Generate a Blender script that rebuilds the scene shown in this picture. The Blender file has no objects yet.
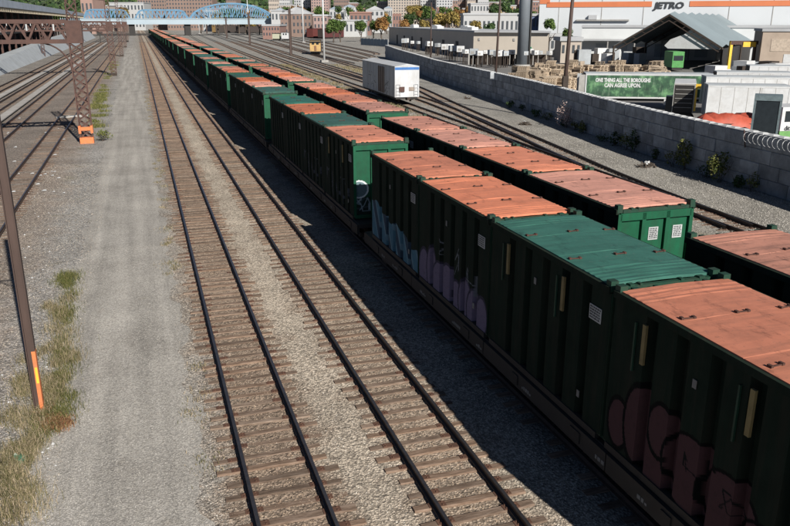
import bpy, math, random
import numpy as np
from mathutils import Vector, Matrix
random.seed(7); RNG = np.random.default_rng(11)
R_ = math.radians
scene = bpy.context.scene
col = scene.collection
# ------------------------------------------------------------------ camera
F_PX, CAM_H = 768.0, 9.86            # focal length in photo pixels, camera height above the yard
PITCH = math.atan(241/F_PX); YAW = math.atan(259.5/math.hypot(F_PX, 241))
cam = bpy.data.cameras.new('camera'); cam_o = bpy.data.objects.new('camera', cam); col.objects.link(cam_o)
cam_o.location = (0, 0, CAM_H); cam_o.rotation_euler = (math.pi/2-PITCH, 0, -YAW)
cam.sensor_width = 36; cam.lens = 36*F_PX/790; cam.clip_start = .1; cam.clip_end = 6000
scene.camera = cam_o
# ------------------------------------------------------------------ sky and sun
SUN_EL = R_(31); SUN_DIR = Vector((.18, -.983, 0)).normalized()*math.cos(SUN_EL) + Vector((0, 0, math.sin(SUN_EL)))
w = bpy.data.worlds.new('World'); scene.world = w; w.use_nodes = True
nt = w.node_tree; sky = nt.nodes.new('ShaderNodeTexSky'); sky.sky_type = 'NISHITA'; sky.sun_disc = False
sky.sun_elevation = SUN_EL; sky.sun_rotation = math.atan2(SUN_DIR.x, SUN_DIR.y); sky.air_density = .45; sky.dust_density = .1
bg = nt.nodes['Background']; bg.inputs['Strength'].default_value = .05
nt.links.new(sky.outputs[0], bg.inputs['Color'])
sun = bpy.data.lights.new('sun', 'SUN'); sun.energy = 5.0; sun.angle = R_(.5); sun.color = (1, .95, .88)
sun_o = bpy.data.objects.new('sun', sun); col.objects.link(sun_o)
sun_o.rotation_euler = (-SUN_DIR).to_track_quat('-Z', 'Y').to_euler()
scene.view_settings.view_transform = 'Standard'; scene.view_settings.look = 'None'
scene.view_settings.exposure = 0.38; scene.view_settings.gamma = 1
# pixel -> world helpers (a pixel is only a direction; the height of what it touches gives the distance)
FH = Vector((math.sin(YAW), math.cos(YAW), 0)); RT = Vector((math.cos(YAW), -math.sin(YAW), 0)); UPZ = Vector((0, 0, 1))
FW = FH*math.cos(PITCH)-UPZ*math.sin(PITCH); UPV = FH*math.sin(PITCH)+UPZ*math.cos(PITCH)
def G(px, py, z=0.0):
    r = FW+RT*((px-395)/F_PX)-UPV*((py-263)/F_PX); t = (z-CAM_H)/r.z
    return Vector((0, 0, CAM_H))+r*t
def D(px, dist, z=0.0):                # point in the pixel column px at a horizontal distance along the view axis
    zc = dist*math.cos(PITCH)+(CAM_H-z)*math.sin(PITCH)
    p = FH*dist+RT*((px-395)/F_PX*zc); return Vector((p.x, p.y, z))
def ZY(py, px, dist):                  # height of the pixel (px,py) at that distance
    r = FW+RT*((px-395)/F_PX)-UPV*((py-263)/F_PX); k = dist/(r.x*FH.x+r.y*FH.y)
    return CAM_H+r.z*k
# ------------------------------------------------------------------ mesh helpers
class MB:
    def __init__(s): s.v = []; s.f = []
    def add(s, vs, fs):
        n = len(s.v); s.v += [tuple(v) for v in vs]; s.f += [tuple(i+n for i in f) for f in fs]; return s
    def box(s, c, d, rz=0):
        x, y, z = d[0]/2, d[1]/2, d[2]/2; cs, sn = math.cos(rz), math.sin(rz)
        vs = []
        for dz in (-z, z):
            for dx, dy in ((-x, -y), (x, -y), (x, y), (-x, y)):
                vs.append((c[0]+dx*cs-dy*sn, c[1]+dx*sn+dy*cs, c[2]+dz))
        return s.add(vs, [(3, 2, 1, 0), (4, 5, 6, 7), (0, 1, 5, 4), (1, 2, 6, 5), (2, 3, 7, 6), (3, 0, 4, 7)])
    def bb(s, x0, x1, y0, y1, z0, z1): return s.box(((x0+x1)/2, (y0+y1)/2, (z0+z1)/2), (x1-x0, y1-y0, z1-z0))
    def bar(s, p, q, w, h=None, up=(0, 0, 1)):
        p, q = Vector(p), Vector(q); h = h or w; d = (q-p).normalized(); u = Vector(up)
        if abs(d.dot(u)) > .99: u = Vector((0, 1, 0))
        a = d.cross(u).normalized()*w/2; b = a.cross(d).normalized()*h/2
        vs = [e+i*a+j*b for e in (p, q) for i, j in ((-1, -1), (1, -1), (1, 1), (-1, 1))]
        return s.add(vs, [(0, 1, 2, 3), (7, 6, 5, 4), (0, 4, 5, 1), (1, 5, 6, 2), (2, 6, 7, 3), (3, 7, 4, 0)])
    def cyl(s, p, q, r0, r1=None, n=10):
        p, q = Vector(p), Vector(q); r1 = r0 if r1 is None else r1; d = (q-p).normalized()
        u = Vector((0, 0, 1)) if abs(d.z) < .9 else Vector((1, 0, 0)); a = d.cross(u).normalized(); b = a.cross(d)
        vs = []
        for e, r in ((p, r0), (q, r1)):
            for i in range(n):
                t = 2*math.pi*i/n; vs.append(e+(a*math.cos(t)+b*math.sin(t))*r)
        fs = [(i, i+n, (i+1) % n+n, (i+1) % n) for i in range(n)]+[tuple(range(n)), tuple(range(2*n-1, n-1, -1))]
        return s.add(vs, fs)
    def quad(s, *p): return s.add(p, [tuple(range(len(p)))])
    def tube(s, pts, r, n=6):
        for a, b in zip(pts[:-1], pts[1:]): s.cyl(a, b, r, r, n)
        return s
    def prism(s, poly, axis_from, axis_to, frame):   # poly of (a,b), frame = (origin, A, B, N)
        o, A, B, N = [Vector(t) for t in frame]; k = len(poly)
        vs = [o+A*a+B*b+N*t for t in (axis_from, axis_to) for a, b in poly]
        return s.add(vs, [(i, (i+1) % k, (i+1) % k+k, i+k) for i in range(k)]+[tuple(range(k-1, -1, -1)), tuple(range(k, 2*k))])
    def mesh(s, name, smooth=False):
        m = bpy.data.meshes.new(name); m.from_pydata(s.v, [], s.f); m.update()
        if smooth: m.polygons.foreach_set('use_smooth', [True]*len(m.polygons))
        return m
    def build(s, name, mat, parent=None, smooth=False, loc=None): return link(name, s.mesh(name, smooth), mat, parent, loc)
def link(name, mesh, mat, parent=None, loc=None):
    o = bpy.data.objects.new(name, mesh); col.objects.link(o)
    if mat and not mesh.materials: mesh.materials.append(mat)
    if parent: o.parent = parent
    if loc is not None: o.location = loc
    return o
def tag(o, label=None, cat=None, group=None, kind=None):
    for k, v in (('label', label), ('category', cat), ('group', group), ('kind', kind)):
        if v: o[k] = v
    return o
def empty(name, loc=(0, 0, 0), rz=0, label=None, cat=None, group=None):
    o = bpy.data.objects.new(name, None); col.objects.link(o); o.location = loc; o.rotation_euler = (0, 0, rz); o.empty_display_size = .2
    return tag(o, label, cat, group)
def copy_tree(o, parent=None):
    c = o.copy(); col.objects.link(c); c.parent = parent
    for ch in o.children: copy_tree(ch, c)
    return c
def raw_mesh(name, V, Fc, attr=None):    # fast build: V (n,3), Fc (m,k)
    m = bpy.data.meshes.new(name); k = Fc.shape[1]
    m.vertices.add(len(V)); m.vertices.foreach_set('co', np.ascontiguousarray(V, dtype=np.float32).ravel())
    m.loops.add(Fc.size); m.loops.foreach_set('vertex_index', np.ascontiguousarray(Fc, dtype=np.int32).ravel())
    m.polygons.add(len(Fc)); m.polygons.foreach_set('loop_start', np.arange(0, Fc.size, k, dtype=np.int32))
    try: m.polygons.foreach_set('loop_total', np.full(len(Fc), k, dtype=np.int32))
    except Exception: pass
    m.update(calc_edges=True); m.validate(); return m
ORD = ['zeroth', 'first', 'second', 'third', 'fourth', 'fifth', 'sixth', 'seventh', 'eighth', 'ninth', 'tenth', 'eleventh', 'twelfth', 'thirteenth', 'fourteenth', 'fifteenth', 'sixteenth', 'seventeenth', 'eighteenth', 'nineteenth', 'twentieth', 'twenty-first', 'twenty-second', 'twenty-third', 'twenty-fourth', 'twenty-fifth', 'twenty-sixth', 'twenty-seventh', 'twenty-eighth', 'twenty-ninth', 'thirtieth']
# ------------------------------------------------------------------ materials
class NT:
    def __init__(s, name):
        s.m = bpy.data.materials.new(name); s.m.use_nodes = True; s.t = s.m.node_tree
        s.b = s.t.nodes['Principled BSDF']; s.tc = None
    def n(s, typ, **kw):
        nd = s.t.nodes.new('ShaderNode'+typ)
        for k, v in kw.items():
            if k.startswith('i_'): nd.inputs[k[2:].replace('_', ' ')].default_value = v
            else: setattr(nd, k, v)
        return nd
    def l(s, a, b): s.t.links.new(a, b)
    def coord(s, out='Object', scale=None, rand=False):
        if not s.tc: s.tc = s.n('TexCoord')
        src = s.tc.outputs[out]
        if rand:
            oi = s.n('ObjectInfo'); mu = s.n('VectorMath', operation='SCALE'); mu.inputs[0].default_value = (37.1, 91.7, 53.3)
            s.l(oi.outputs['Random'], mu.inputs['Scale']); ad = s.n('VectorMath', operation='ADD'); s.l(src, ad.inputs[0]); s.l(mu.outputs[0], ad.inputs[1]); src = ad.outputs[0]
        if scale:
            mp = s.n('Mapping'); mp.inputs['Scale'].default_value = scale; s.l(src, mp.inputs['Vector']); src = mp.outputs[0]
        return src
    def noise(s, vec, scale, detail=5, rough=.6):
        nd = s.n('TexNoise'); nd.inputs['Scale'].default_value = scale; nd.inputs['Detail'].default_value = detail; nd.inputs['Roughness'].default_value = rough
        s.l(vec, nd.inputs['Vector']); return nd.outputs['Fac']
    def ramp(s, fac, stops):
        r = s.n('ValToRGB'); el = r.color_ramp.elements
        while len(el) < len(stops): el.new(.5)
        for e, (p, c) in zip(el, stops): e.position = p; e.color = (*(c if isinstance(c, (tuple, list)) else (c, c, c)), 1)
        s.l(fac, r.inputs[0]); return r.outputs[0]
    def mix(s, a, b, fac, typ='MIX'):
        m = s.n('MixRGB', blend_type=typ)
        for i, v in ((0, fac), (1, a), (2, b)):
            if isinstance(v, (int, float)): m.inputs[i].default_value = v if i == 0 else (v, v, v, 1)
            elif isinstance(v, (tuple, list)): m.inputs[i].default_value = (*v, 1)
            else: s.l(v, m.inputs[i])
        return m.outputs[0]
    def bump(s, h, strength=.3, dist=.02):
        b = s.n('Bump'); b.inputs['Strength'].default_value = strength; b.inputs['Distance'].default_value = dist
        s.l(h, b.inputs['Height']); s.l(b.outputs[0], s.b.inputs['Normal'])
    def done(s, c, rough=.85, metal=0, spec=None):
        if isinstance(c, (tuple, list)): s.b.inputs['Base Color'].default_value = (*c, 1)
        else: s.l(c, s.b.inputs['Base Color'])
        s.b.inputs['Roughness'].default_value = rough; s.b.inputs['Metallic'].default_value = metal
        if spec is not None: s.b.inputs['Specular IOR Level'].default_value = spec
        return s.m
def mul(c, k): return tuple(min(1, x*k) for x in c)
def simple(name, c, rough=.8, var=.35, scale=3.0, metal=0, dirt=None, dirt_amt=.5, bump=0, stretch=None, rand=.12, spec=None):
    t = NT(name); v = t.coord('Object', stretch, rand=True)
    f = t.noise(v, scale, 6, .65)
    cc = t.ramp(f, [(.25, mul(c, 1-var)), (.5, c), (.78, mul(c, 1+var*.8))])
    if dirt is not None:
        f2 = t.noise(v, scale*.37, 8, .7); cc = t.mix(cc, dirt, t.ramp(f2, [(.45, 0.), (.68, dirt_amt)]))
    if rand:
        oi = t.n('ObjectInfo'); k = t.ramp(oi.outputs['Random'], [(0, 1-rand), (1, 1.0)]); cc = t.mix(cc, k, 1.0, 'MULTIPLY')
    if bump: t.bump(t.noise(v, scale*6, 4), bump, .02)
    return t.done(cc, rough, metal, spec)
MT = {}
def gravel_nodes(t, vec, scale=17, contrast=(.55, 1.6)):
    vo = t.n('TexVoronoi'); vo.inputs['Scale'].default_value = scale; t.l(vec, vo.inputs['Vector'])
    sp = t.n('SeparateColor'); t.l(vo.outputs['Color'], sp.inputs[0])
    k = t.ramp(sp.outputs[0], [(0, contrast[0]), (.55, 1.05), (1, contrast[1])])
    edge = t.ramp(vo.outputs['Distance'], [(.25, 1.05), (.8, .68)])
    k = t.mix(k, edge, 1.0, 'MULTIPLY')
    return k, vo.outputs['Distance']
def ground_mat():
    t = NT('yard ballast'); v = t.coord('Object')
    k, dist = gravel_nodes(t, v)
    sx = t.n('SeparateXYZ'); t.l(v, sx.inputs[0])
    n1 = t.noise(v, .55, 6, .7)
    ma = t.n('MapRange'); ma.inputs['From Min'].default_value = .3; ma.inputs['From Max'].default_value = .7; ma.inputs['To Min'].default_value = -.9; ma.inputs['To Max'].default_value = .9; t.l(n1, ma.inputs['Value'])
    ad = t.n('Math', operation='ADD'); t.l(sx.outputs['X'], ad.inputs[0]); t.l(ma.outputs[0], ad.inputs[1])
    mr = t.n('MapRange'); mr.inputs['From Min'].default_value = -30; mr.inputs['From Max'].default_value = 50; t.l(ad.outputs[0], mr.inputs['Value'])
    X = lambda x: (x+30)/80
    c = t.ramp(mr.outputs[0], [(X(-24), (.25, .23, .205)), (X(-10), (.24, .205, .175)), (X(-6), (.29, .245, .205)), (X(-4), (.34, .325, .30)), (X(.5), (.34, .31, .27)), (X(1.5), (.29, .225, .17)), (X(2.9), (.29, .22, .165)), (X(3.7), (.46, .395, .315)), (X(4.5), (.46, .395, .315)), (X(5.2), (.32, .255, .195)), (X(6.6), (.33, .265, .205)), (X(7.4), (.43, .375, .30)), (X(9), (.20, .185, .16)), (X(16), (.22, .20, .165)), (X(19), (.34, .31, .25)), (X(28), (.32, .30, .26)), (X(45), (.33, .315, .285))])  # the darker band under the two trains puts their shade into the colour
    n2 = t.noise(v, .21, 7, .65); c = t.mix(c, t.ramp(n2, [(.3, .72), (.7, 1.18)]), 1, 'MULTIPLY')
    n3 = t.noise(v, 1.7, 6, .7)
    rust = t.ramp(n3, [(.58, 0.), (.75, .55)]); xr = t.ramp(mr.outputs[0], [(X(-26), 1), (X(-5.5), 1.), (X(-3.5), .15), (X(.6), .1), (X(1.4), 1.), (X(3), .9), (X(4), .15), (X(5), .8), (X(6.6), .8), (X(7.5), .1), (X(20), .1)])
    c = t.mix(c, (.26, .12, .055), t.mix(rust, xr, 1, 'MULTIPLY'))
    n4 = t.noise(v, .45, 5, .6); grn = t.ramp(n4, [(.60, 0.), (.72, .5)]); xg = t.ramp(mr.outputs[0], [(X(-7), 0.), (X(-5), .9), (X(-3), .4), (X(-2), 0.), (X(15), 0.), (X(17), 1.), (X(26), 1.), (X(30), .2), (X(34), .5)])
    c = t.mix(c, (.17, .15, .06), t.mix(grn, xg, 1, 'MULTIPLY'))
    c = t.mix(c, k, 1, 'MULTIPLY')
    t.bump(dist, .9, .03); return t.done(c, .95, spec=.2)
def path_mat():
    t = NT('packed gravel'); v = t.coord('Object'); k, dist = gravel_nodes(t, v, 26, (.7, 1.4))
    n1 = t.noise(v, .35, 7, .68); c = t.ramp(n1, [(.3, (.30, .28, .25)), (.5, (.38, .358, .322)), (.7, (.43, .405, .362))])
    vv = t.coord('Object', (1.6, .06, 1)); n2 = t.noise(vv, 1.0, 4, .5); c = t.mix(c, t.ramp(n2, [(.35, .80), (.65, 1.12)]), 1, 'MULTIPLY')
    n3 = t.noise(v, 1.1, 6, .75); c = t.mix(c, (.22, .17, .11), t.ramp(n3, [(.6, 0.), (.78, .4)]))
    c = t.mix(c, k, .8, 'MULTIPLY'); t.bump(dist, .5, .02); return t.done(c, .95, spec=.2)
def stone_mat(name, cols, zones=False):
    t = NT(name); g = t.n('NewGeometry'); c = t.ramp(g.outputs['Random Per Island'], cols); v = t.coord('Object')
    if zones:      # brake dust and rust browned the stones between the rails
        sx = t.n('SeparateXYZ'); t.l(v, sx.inputs[0]); mr = t.n('MapRange'); mr.inputs['From Min'].default_value = 0; mr.inputs['From Max'].default_value = 10; t.l(sx.outputs['X'], mr.inputs['Value'])
        br = (.80, .70, .62); c = t.mix(c, t.ramp(mr.outputs[0], [(.07, (1, 1, 1)), (.14, br), (.29, br), (.36, (1, 1, 1)), (.45, (1, 1, 1)), (.51, mul(br, 1.08)), (.66, mul(br, 1.08)), (.73, (1, 1, 1))]), 1, 'MULTIPLY')
        c = t.mix(c, (.30, .12, .05), t.ramp(t.noise(v, 1.3, 6, .7), [(.60, 0.), (.76, .6)]))
    return t.done(c, .9, spec=.25)
def lid_mat(name, c, dirt, worn):
    t = NT(name); v = t.coord('Object', None, rand=True)
    n1 = t.noise(v, 1.3, 8, .72); cc = t.ramp(n1, [(.28, mul(c, .72)), (.5, c), (.75, mul(c, 1.16))])
    vs = t.coord('Object', (.6, 4.0, 1), rand=True); n2 = t.noise(vs, 1.1, 7, .7); cc = t.mix(cc, dirt, t.ramp(n2, [(.46, 0.), (.70, .75)]))
    n3 = t.noise(v, 9, 5, .7); cc = t.mix(cc, worn, t.ramp(n3, [(.58, 0.), (.72, .6)])); n5 = t.noise(t.coord('Object', (1.2, .5, 1), rand=True), 2.3, 9, .78); cc = t.mix(cc, mul(dirt, .32), t.ramp(n5, [(.55, 0.), (.68, .65)]))
    oi = t.n('ObjectInfo'); hs = t.n('HueSaturation'); t.l(cc, hs.inputs['Color'])
    mv = t.n('MapRange'); mv.inputs['To Min'].default_value = .78; mv.inputs['To Max'].default_value = 1.1; t.l(oi.outputs['Random'], mv.inputs['Value']); t.l(mv.outputs[0], hs.inputs['Value'])
    ml = t.n('Math', operation='MULTIPLY'); ml.inputs[1].default_value = 7.3; t.l(oi.outputs['Random'], ml.inputs[0]); fr = t.n('Math', operation='FRACT'); t.l(ml.outputs[0], fr.inputs[0])
    ms = t.n('MapRange'); ms.inputs['To Min'].default_value = .74; ms.inputs['To Max'].default_value = 1.05; t.l(fr.outputs[0], ms.inputs['Value']); t.l(ms.outputs[0], hs.inputs['Saturation'])
    t.bump(n3, .12, .01); return t.done(hs.outputs[0], .62, spec=.35)
def painted_steel(name, c, dirt, amt=.6, rough=.6, attr=False):
    t = NT(name); v = t.coord('Object', None, rand=True); n1 = t.noise(v, 1.6, 7, .7)
    cc = t.ramp(n1, [(.3, mul(c, .7)), (.55, c), (.8, mul(c, 1.25))])
    vs = t.coord('Object', (3.5, 3.5, .35), rand=True); n2 = t.noise(vs, 1.3, 7, .65); cc = t.mix(cc, dirt, t.ramp(n2, [(.45, 0.), (.7, amt)]))
    if attr:
        a = t.n('Attribute', attribute_name='paint'); n3 = t.noise(v, 6, 5, .7)
        m = t.n('Math', operation='MULTIPLY'); t.l(a.outputs['Alpha'], m.inputs[0]); t.l(t.ramp(n3, [(.2, .6), (.5, 1.0)]), m.inputs[1])
        cc = t.mix(cc, a.outputs['Color'], m.outputs[0])
    return t.done(cc, rough, spec=.35 if rough < .85 else .12)
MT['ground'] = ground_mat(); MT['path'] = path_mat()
MT['stone'] = stone_mat('ballast stones', [(0, (.10, .09, .08)), (.3, (.28, .235, .19)), (.6, (.43, .37, .295)), (.88, (.52, .455, .375)), (1, (.64, .61, .55))], True)
MT['pathstone'] = stone_mat('path stones', [(0, (.18, .165, .145)), (.5, (.34, .32, .285)), (.9, (.43, .405, .365)), (1, (.62, .60, .56))])
MT['orange'] = lid_mat('orange lid paint', (.62, .195, .095), (.40, .145, .08), (.26, .13, .085))
MT['rustlid'] = lid_mat('rusty orange lid paint', (.46, .18, .11), (.13, .07, .05), (.10, .06, .045))
MT['teal'] = lid_mat('teal lid paint', (.030, .135, .100), (.022, .085, .065), (.09, .15, .12))
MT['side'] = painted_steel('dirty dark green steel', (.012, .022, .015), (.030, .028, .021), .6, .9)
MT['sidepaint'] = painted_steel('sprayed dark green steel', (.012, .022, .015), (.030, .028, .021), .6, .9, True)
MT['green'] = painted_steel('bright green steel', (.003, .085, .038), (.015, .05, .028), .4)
MT['greenpaint'] = painted_steel('bright green steel sprayed and shaded', (.003, .085, .038), (.015, .05, .028), .4, attr=True)
MT['darkgreen_and_shade'] = painted_steel('dark green steel and shaded frames', (.012, .05, .03), (.04, .035, .025), .6)
MT['black'] = simple('grimy black steel', (.022, .02, .018), .7)
MT['bogie'] = simple('brake dust brown iron', (.045, .032, .024), .85)
MT['hook'] = simple('rusty hook iron', (.07, .03, .02), .8)
MT['white'] = simple('white paint', (.60, .61, .61), .5, .10, dirt=(.40, .38, .35), dirt_amt=.4)
MT['label'] = simple('white decal', (.45, .47, .47), .6, .1)
MT['stencil'] = simple('worn stencil paint', (.20, .20, .19), .7)
MT['ink'] = simple('dark print', (.03, .035, .04), .7)
MT['rail'] = simple('dark rail steel', (.060, .040, .031), .55, .4, 5)
MT['railtop'] = simple('worn rail head steel', (.11, .105, .11), .35, .3, 5, metal=.7)
t = NT('weathered tie timber'); v = t.coord('Object', (1, 6, 6), rand=True); n1 = t.noise(v, 2.2, 7, .7)
cc = t.ramp(n1, [(.3, (.09, .066, .05)), (.5, (.20, .155, .122)), (.72, (.32, .265, .22))])
oi = t.n('ObjectInfo'); gi = t.n('NewGeometry'); sm = t.n('Math', operation='ADD'); t.l(oi.outputs['Random'], sm.inputs[0]); t.l(gi.outputs['Random Per Island'], sm.inputs[1]); fr_ = t.n('Math', operation='FRACT'); t.l(sm.outputs[0], fr_.inputs[0]); cc = t.mix(cc, t.ramp(fr_.outputs[0], [(0, (.62, .58, .55)), (.35, (.9, .84, .8)), (.7, (1., .87, .78)), (1, (1.12, 1.08, 1.04))]), 1, 'MULTIPLY'); t.bump(n1, .5, .02)
MT['tie'] = t.done(cc, .95, spec=.15)
MT['plate'] = simple('rusted tie plate', (.11, .055, .035), .8)
MT['rust'] = simple('rust brown painted steel', (.085, .042, .032), .75, .35, 2.5, dirt=(.05, .03, .025))
MT['postbrown'] = simple('dark brown post steel', (.065, .04, .032), .7, .3, 1.5, stretch=(4, 4, .5))
MT['safety'] = simple('faded orange paint', (.72, .20, .06), .6, .25, 6, dirt=(.35, .2, .12))
MT['yellow'] = simple('yellow paint', (.80, .50, .05), .5, .2)
MT['concrete'] = simple('weathered concrete', (.36, .35, .33), .9, .25, 1.2, dirt=(.2, .19, .17), bump=.3)
MT['block'] = simple('cast concrete block', (.41, .435, .455), .92, .34, 1.6, dirt=(.20, .21, .215), dirt_amt=.85, bump=.4, rand=.35)
MT['limewall'] = simple('pale retaining concrete', (.40, .43, .45), .9, .18, .6, dirt=(.26, .27, .27))
MT['asphalt'] = simple('dusty yard asphalt', (.16, .155, .148), .9, .3, .4, dirt=(.26, .24, .21))
MT['boxcar'] = simple('aged white railcar paint', (.56, .58, .60), .6, .12, .8, dirt=(.34, .31, .27), dirt_amt=.6, stretch=(1, 1, .5))
MT['rustpanel'] = simple('rust streaked door paint', (.30, .25, .21), .8, .4, 2, dirt=(.16, .08, .05), stretch=(2, 2, .4))
MT['blue'] = simple('blue stripe paint', (.04, .15, .40), .5, .2)
MT['bridge'] = simple('light blue bridge paint', (.095, .22, .34), .6, .2, .2)
MT['girder'] = simple('pale blue girder paint', (.33, .41, .46), .6, .1, .1)
MT['glass'] = simple('dark window glass', (.02, .026, .03), .3, .3, rand=.3)
MT['bark'] = simple('tree bark', (.09, .07, .055), .9)
def leaf_mat(name, cols):
    t = NT(name); g = t.n('NewGeometry'); oi = t.n('ObjectInfo'); c = t.ramp(g.outputs['Random Per Island'], cols)
    c = t.mix(c, t.ramp(oi.outputs['Random'], [(0, .75), (1, 1.15)]), 1, 'MULTIPLY')
    return t.done(c, .8, spec=.2)
MT['leaf_green'] = leaf_mat('green leaves', [(0, (.03, .06, .015)), (.5, (.07, .12, .03)), (1, (.13, .18, .05))])
MT['leaf_dark'] = leaf_mat('dark green leaves', [(0, (.02, .045, .015)), (.5, (.045, .085, .03)), (1, (.09, .13, .045))])
MT['leaf_yellow'] = leaf_mat('yellow autumn leaves', [(0, (.12, .095, .03)), (.5, (.26, .19, .055)), (1, (.40, .31, .10))])
MT['leaf_orange'] = leaf_mat('orange autumn leaves', [(0, (.15, .07, .025)), (.5, (.30, .15, .05)), (1, (.40, .25, .09))])
MT['leaf_weed'] = leaf_mat('weed leaves', [(0, (.05, .07, .015)), (.5, (.12, .14, .035)), (1, (.26, .25, .09))])
MT['blossom'] = leaf_mat('pale pink leaves', [(0, (.25, .15, .13)), (.5, (.5, .38, .34)), (1, (.65, .55, .5))])
MT['drygrass'] = leaf_mat('dry grass blades', [(0, (.075, .08, .03)), (.35, (.15, .135, .065)), (.7, (.27, .215, .125)), (1, (.42, .34, .24))])
MT['greengrass'] = leaf_mat('green grass blades', [(0, (.06, .08, .02)), (.6, (.14, .15, .045)), (1, (.32, .28, .12))])
MT['redgrass'] = leaf_mat('rust tinted dead blades', [(0, (.14, .06, .03)), (.6, (.28, .14, .07)), (1, (.36, .27, .15))])
# ------------------------------------------------------------------ the ground
def struct(o): o['kind'] = 'structure'; return o
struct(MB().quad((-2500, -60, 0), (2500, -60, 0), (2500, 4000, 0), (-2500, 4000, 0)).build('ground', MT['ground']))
ys = np.arange(6, 330, .4); pv = []; rs = random.Random(3)
def wob(y, a): return .16*math.sin(y*.9+a)+.13*math.sin(y*2.3+2*a)+.08*math.sin(y*5.1+a*3)
mb = MB(); n = len(ys)
for i, y in enumerate(ys):
    k = min(1, y/250); mb.v += [(-3.05-1.2*k+wob(y, 1), y, .006), (.62-.8*k+wob(y, 4), y, .006)]
mb.f = [(2*i, 2*i+1, 2*i+3, 2*i+2) for i in range(n-1)]
struct(mb.build('gravel_path', MT['path']))
# wall foot line on the ground, from near the right edge of the frame back to the warehouse
WALL = [(31.0, 5), (33.2, 20), (34.9, 34.5), (35.6, 42), (36.7, 50), (38.4, 60), (40.4, 70), (42.3, 80), (44.9, 97), (47.4, 115), (49.9, 132), (54.0, 152), (60.5, 185), (68.6, 222)]
def on_line(L, y):
    for (x0, y0), (x1, y1) in zip(L[:-1], L[1:]):
        if y0 <= y <= y1: return x0+(x1-x0)*(y-y0)/(y1-y0)
    return L[-1][0] if y > L[-1][1] else L[0][0]
mb = MB(); vs = []
for x, y in WALL: vs += [(x+.5, y, .012), (x+420, y, .012)]
mb.v = vs; mb.f = [(2*i, 2*i+1, 2*i+3, 2*i+2) for i in range(len(WALL)-1)]
struct(mb.build('truck_yard', MT['asphalt']))
# ------------------------------------------------------------------ railway tracks
RAILP = [(-.07, 0), (.07, 0), (.07, .02), (.012, .035), (.012, .12), (.037, .13), (.037, .165), (-.037, .165), (-.037, .13), (-.012, .12), (-.012, .035), (-.07, .02)]
def rail_mesh(pts, off):
    k = len(RAILP); V = []; Fs = []
    for i, p in enumerate(pts):
        a = pts[max(0, i-1)]; b = pts[min(len(pts)-1, i+1)]; d = (Vector(b)-Vector(a)).normalized(); nr = Vector((d.y, -d.x))
        for u, h in RAILP: q = Vector(p)+nr*(off+u); V.append((q.x, q.y, .056+h))
    for i in range(len(pts)-1):
        for j in range(k): Fs.append((i*k+j, (i+1)*k+j, (i+1)*k+(j+1) % k, i*k+(j+1) % k))
    m = bpy.data.meshes.new('rail'); m.from_pydata(V, [], Fs); m.materials.append(MT['rail']); m.materials.append(MT['railtop'])
    for p in m.polygons:
        if p.index % k == 6: p.material_index = 1
    m.update(); return m
TIES = []
for i in range(5):
    mb = MB(); L = 2.55; W = .21+.02*random.random(); nx = 7; rr = random.Random(50+i); prof = []
    for k in range(nx):
        x = -L/2+L*k/(nx-1); dz = rr.uniform(-.012, .008); dw = rr.uniform(-.015, .012); prof.append((x, W/2+dw, dz))
    V = []
    for x, hw, dz in prof: V += [(x, -hw, -.15), (x, -hw, .028+dz), (x, -hw+.02, .042+dz), (x, hw-.02, .042+dz*.5), (x, hw, .028+dz), (x, hw, -.15)]
    Fs = [(k*6+j, k*6+j+1, (k+1)*6+j+1, (k+1)*6+j) for k in range(nx-1) for j in range(5)]+[(5, 4, 3, 2, 1, 0), tuple((nx-1)*6+j for j in range(6))]
    nb = len(Fs); pb_ = MB()
    for x in (-.753, .753):
        pb_.bb(x-.19, x+.19, -.085, .085, .03, .056)
        for sx, sy in ((-.12, -.05), (-.12, .05), (.12, -.05), (.12, .05)): pb_.bb(x+sx-.016, x+sx+.016, sy-.016, sy+.016, .056, .076)
    Fs += [tuple(i+len(V) for i in f) for f in pb_.f]; V += pb_.v
    m = bpy.data.meshes.new('tie'); m.from_pydata(V, [], Fs); m.materials.append(MT['tie']); m.materials.append(MT['plate']); TIES.append(m)
    m.polygons.foreach_set('material_index', [0]*nb+[1]*(len(Fs)-nb))
def resample(pts, step):
    out = []; acc = 0.0
    for a, b in zip(pts[:-1], pts[1:]):
        a, b = Vector(a), Vector(b); L = (b-a).length; d = (b-a)/L
        while acc < L: out.append((a+d*acc, d)); acc += step
        acc -= L
    return out
def smooth_line(pts, it=3):
    p = [Vector(q) for q in pts]
    for _ in range(it):
        q = [p[0]]
        for a, b in zip(p[:-1], p[1:]): q += [a*.75+b*.25, a*.25+b*.75]
        p = q+[p[-1]]
    return [tuple(v) for v in p]
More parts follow.
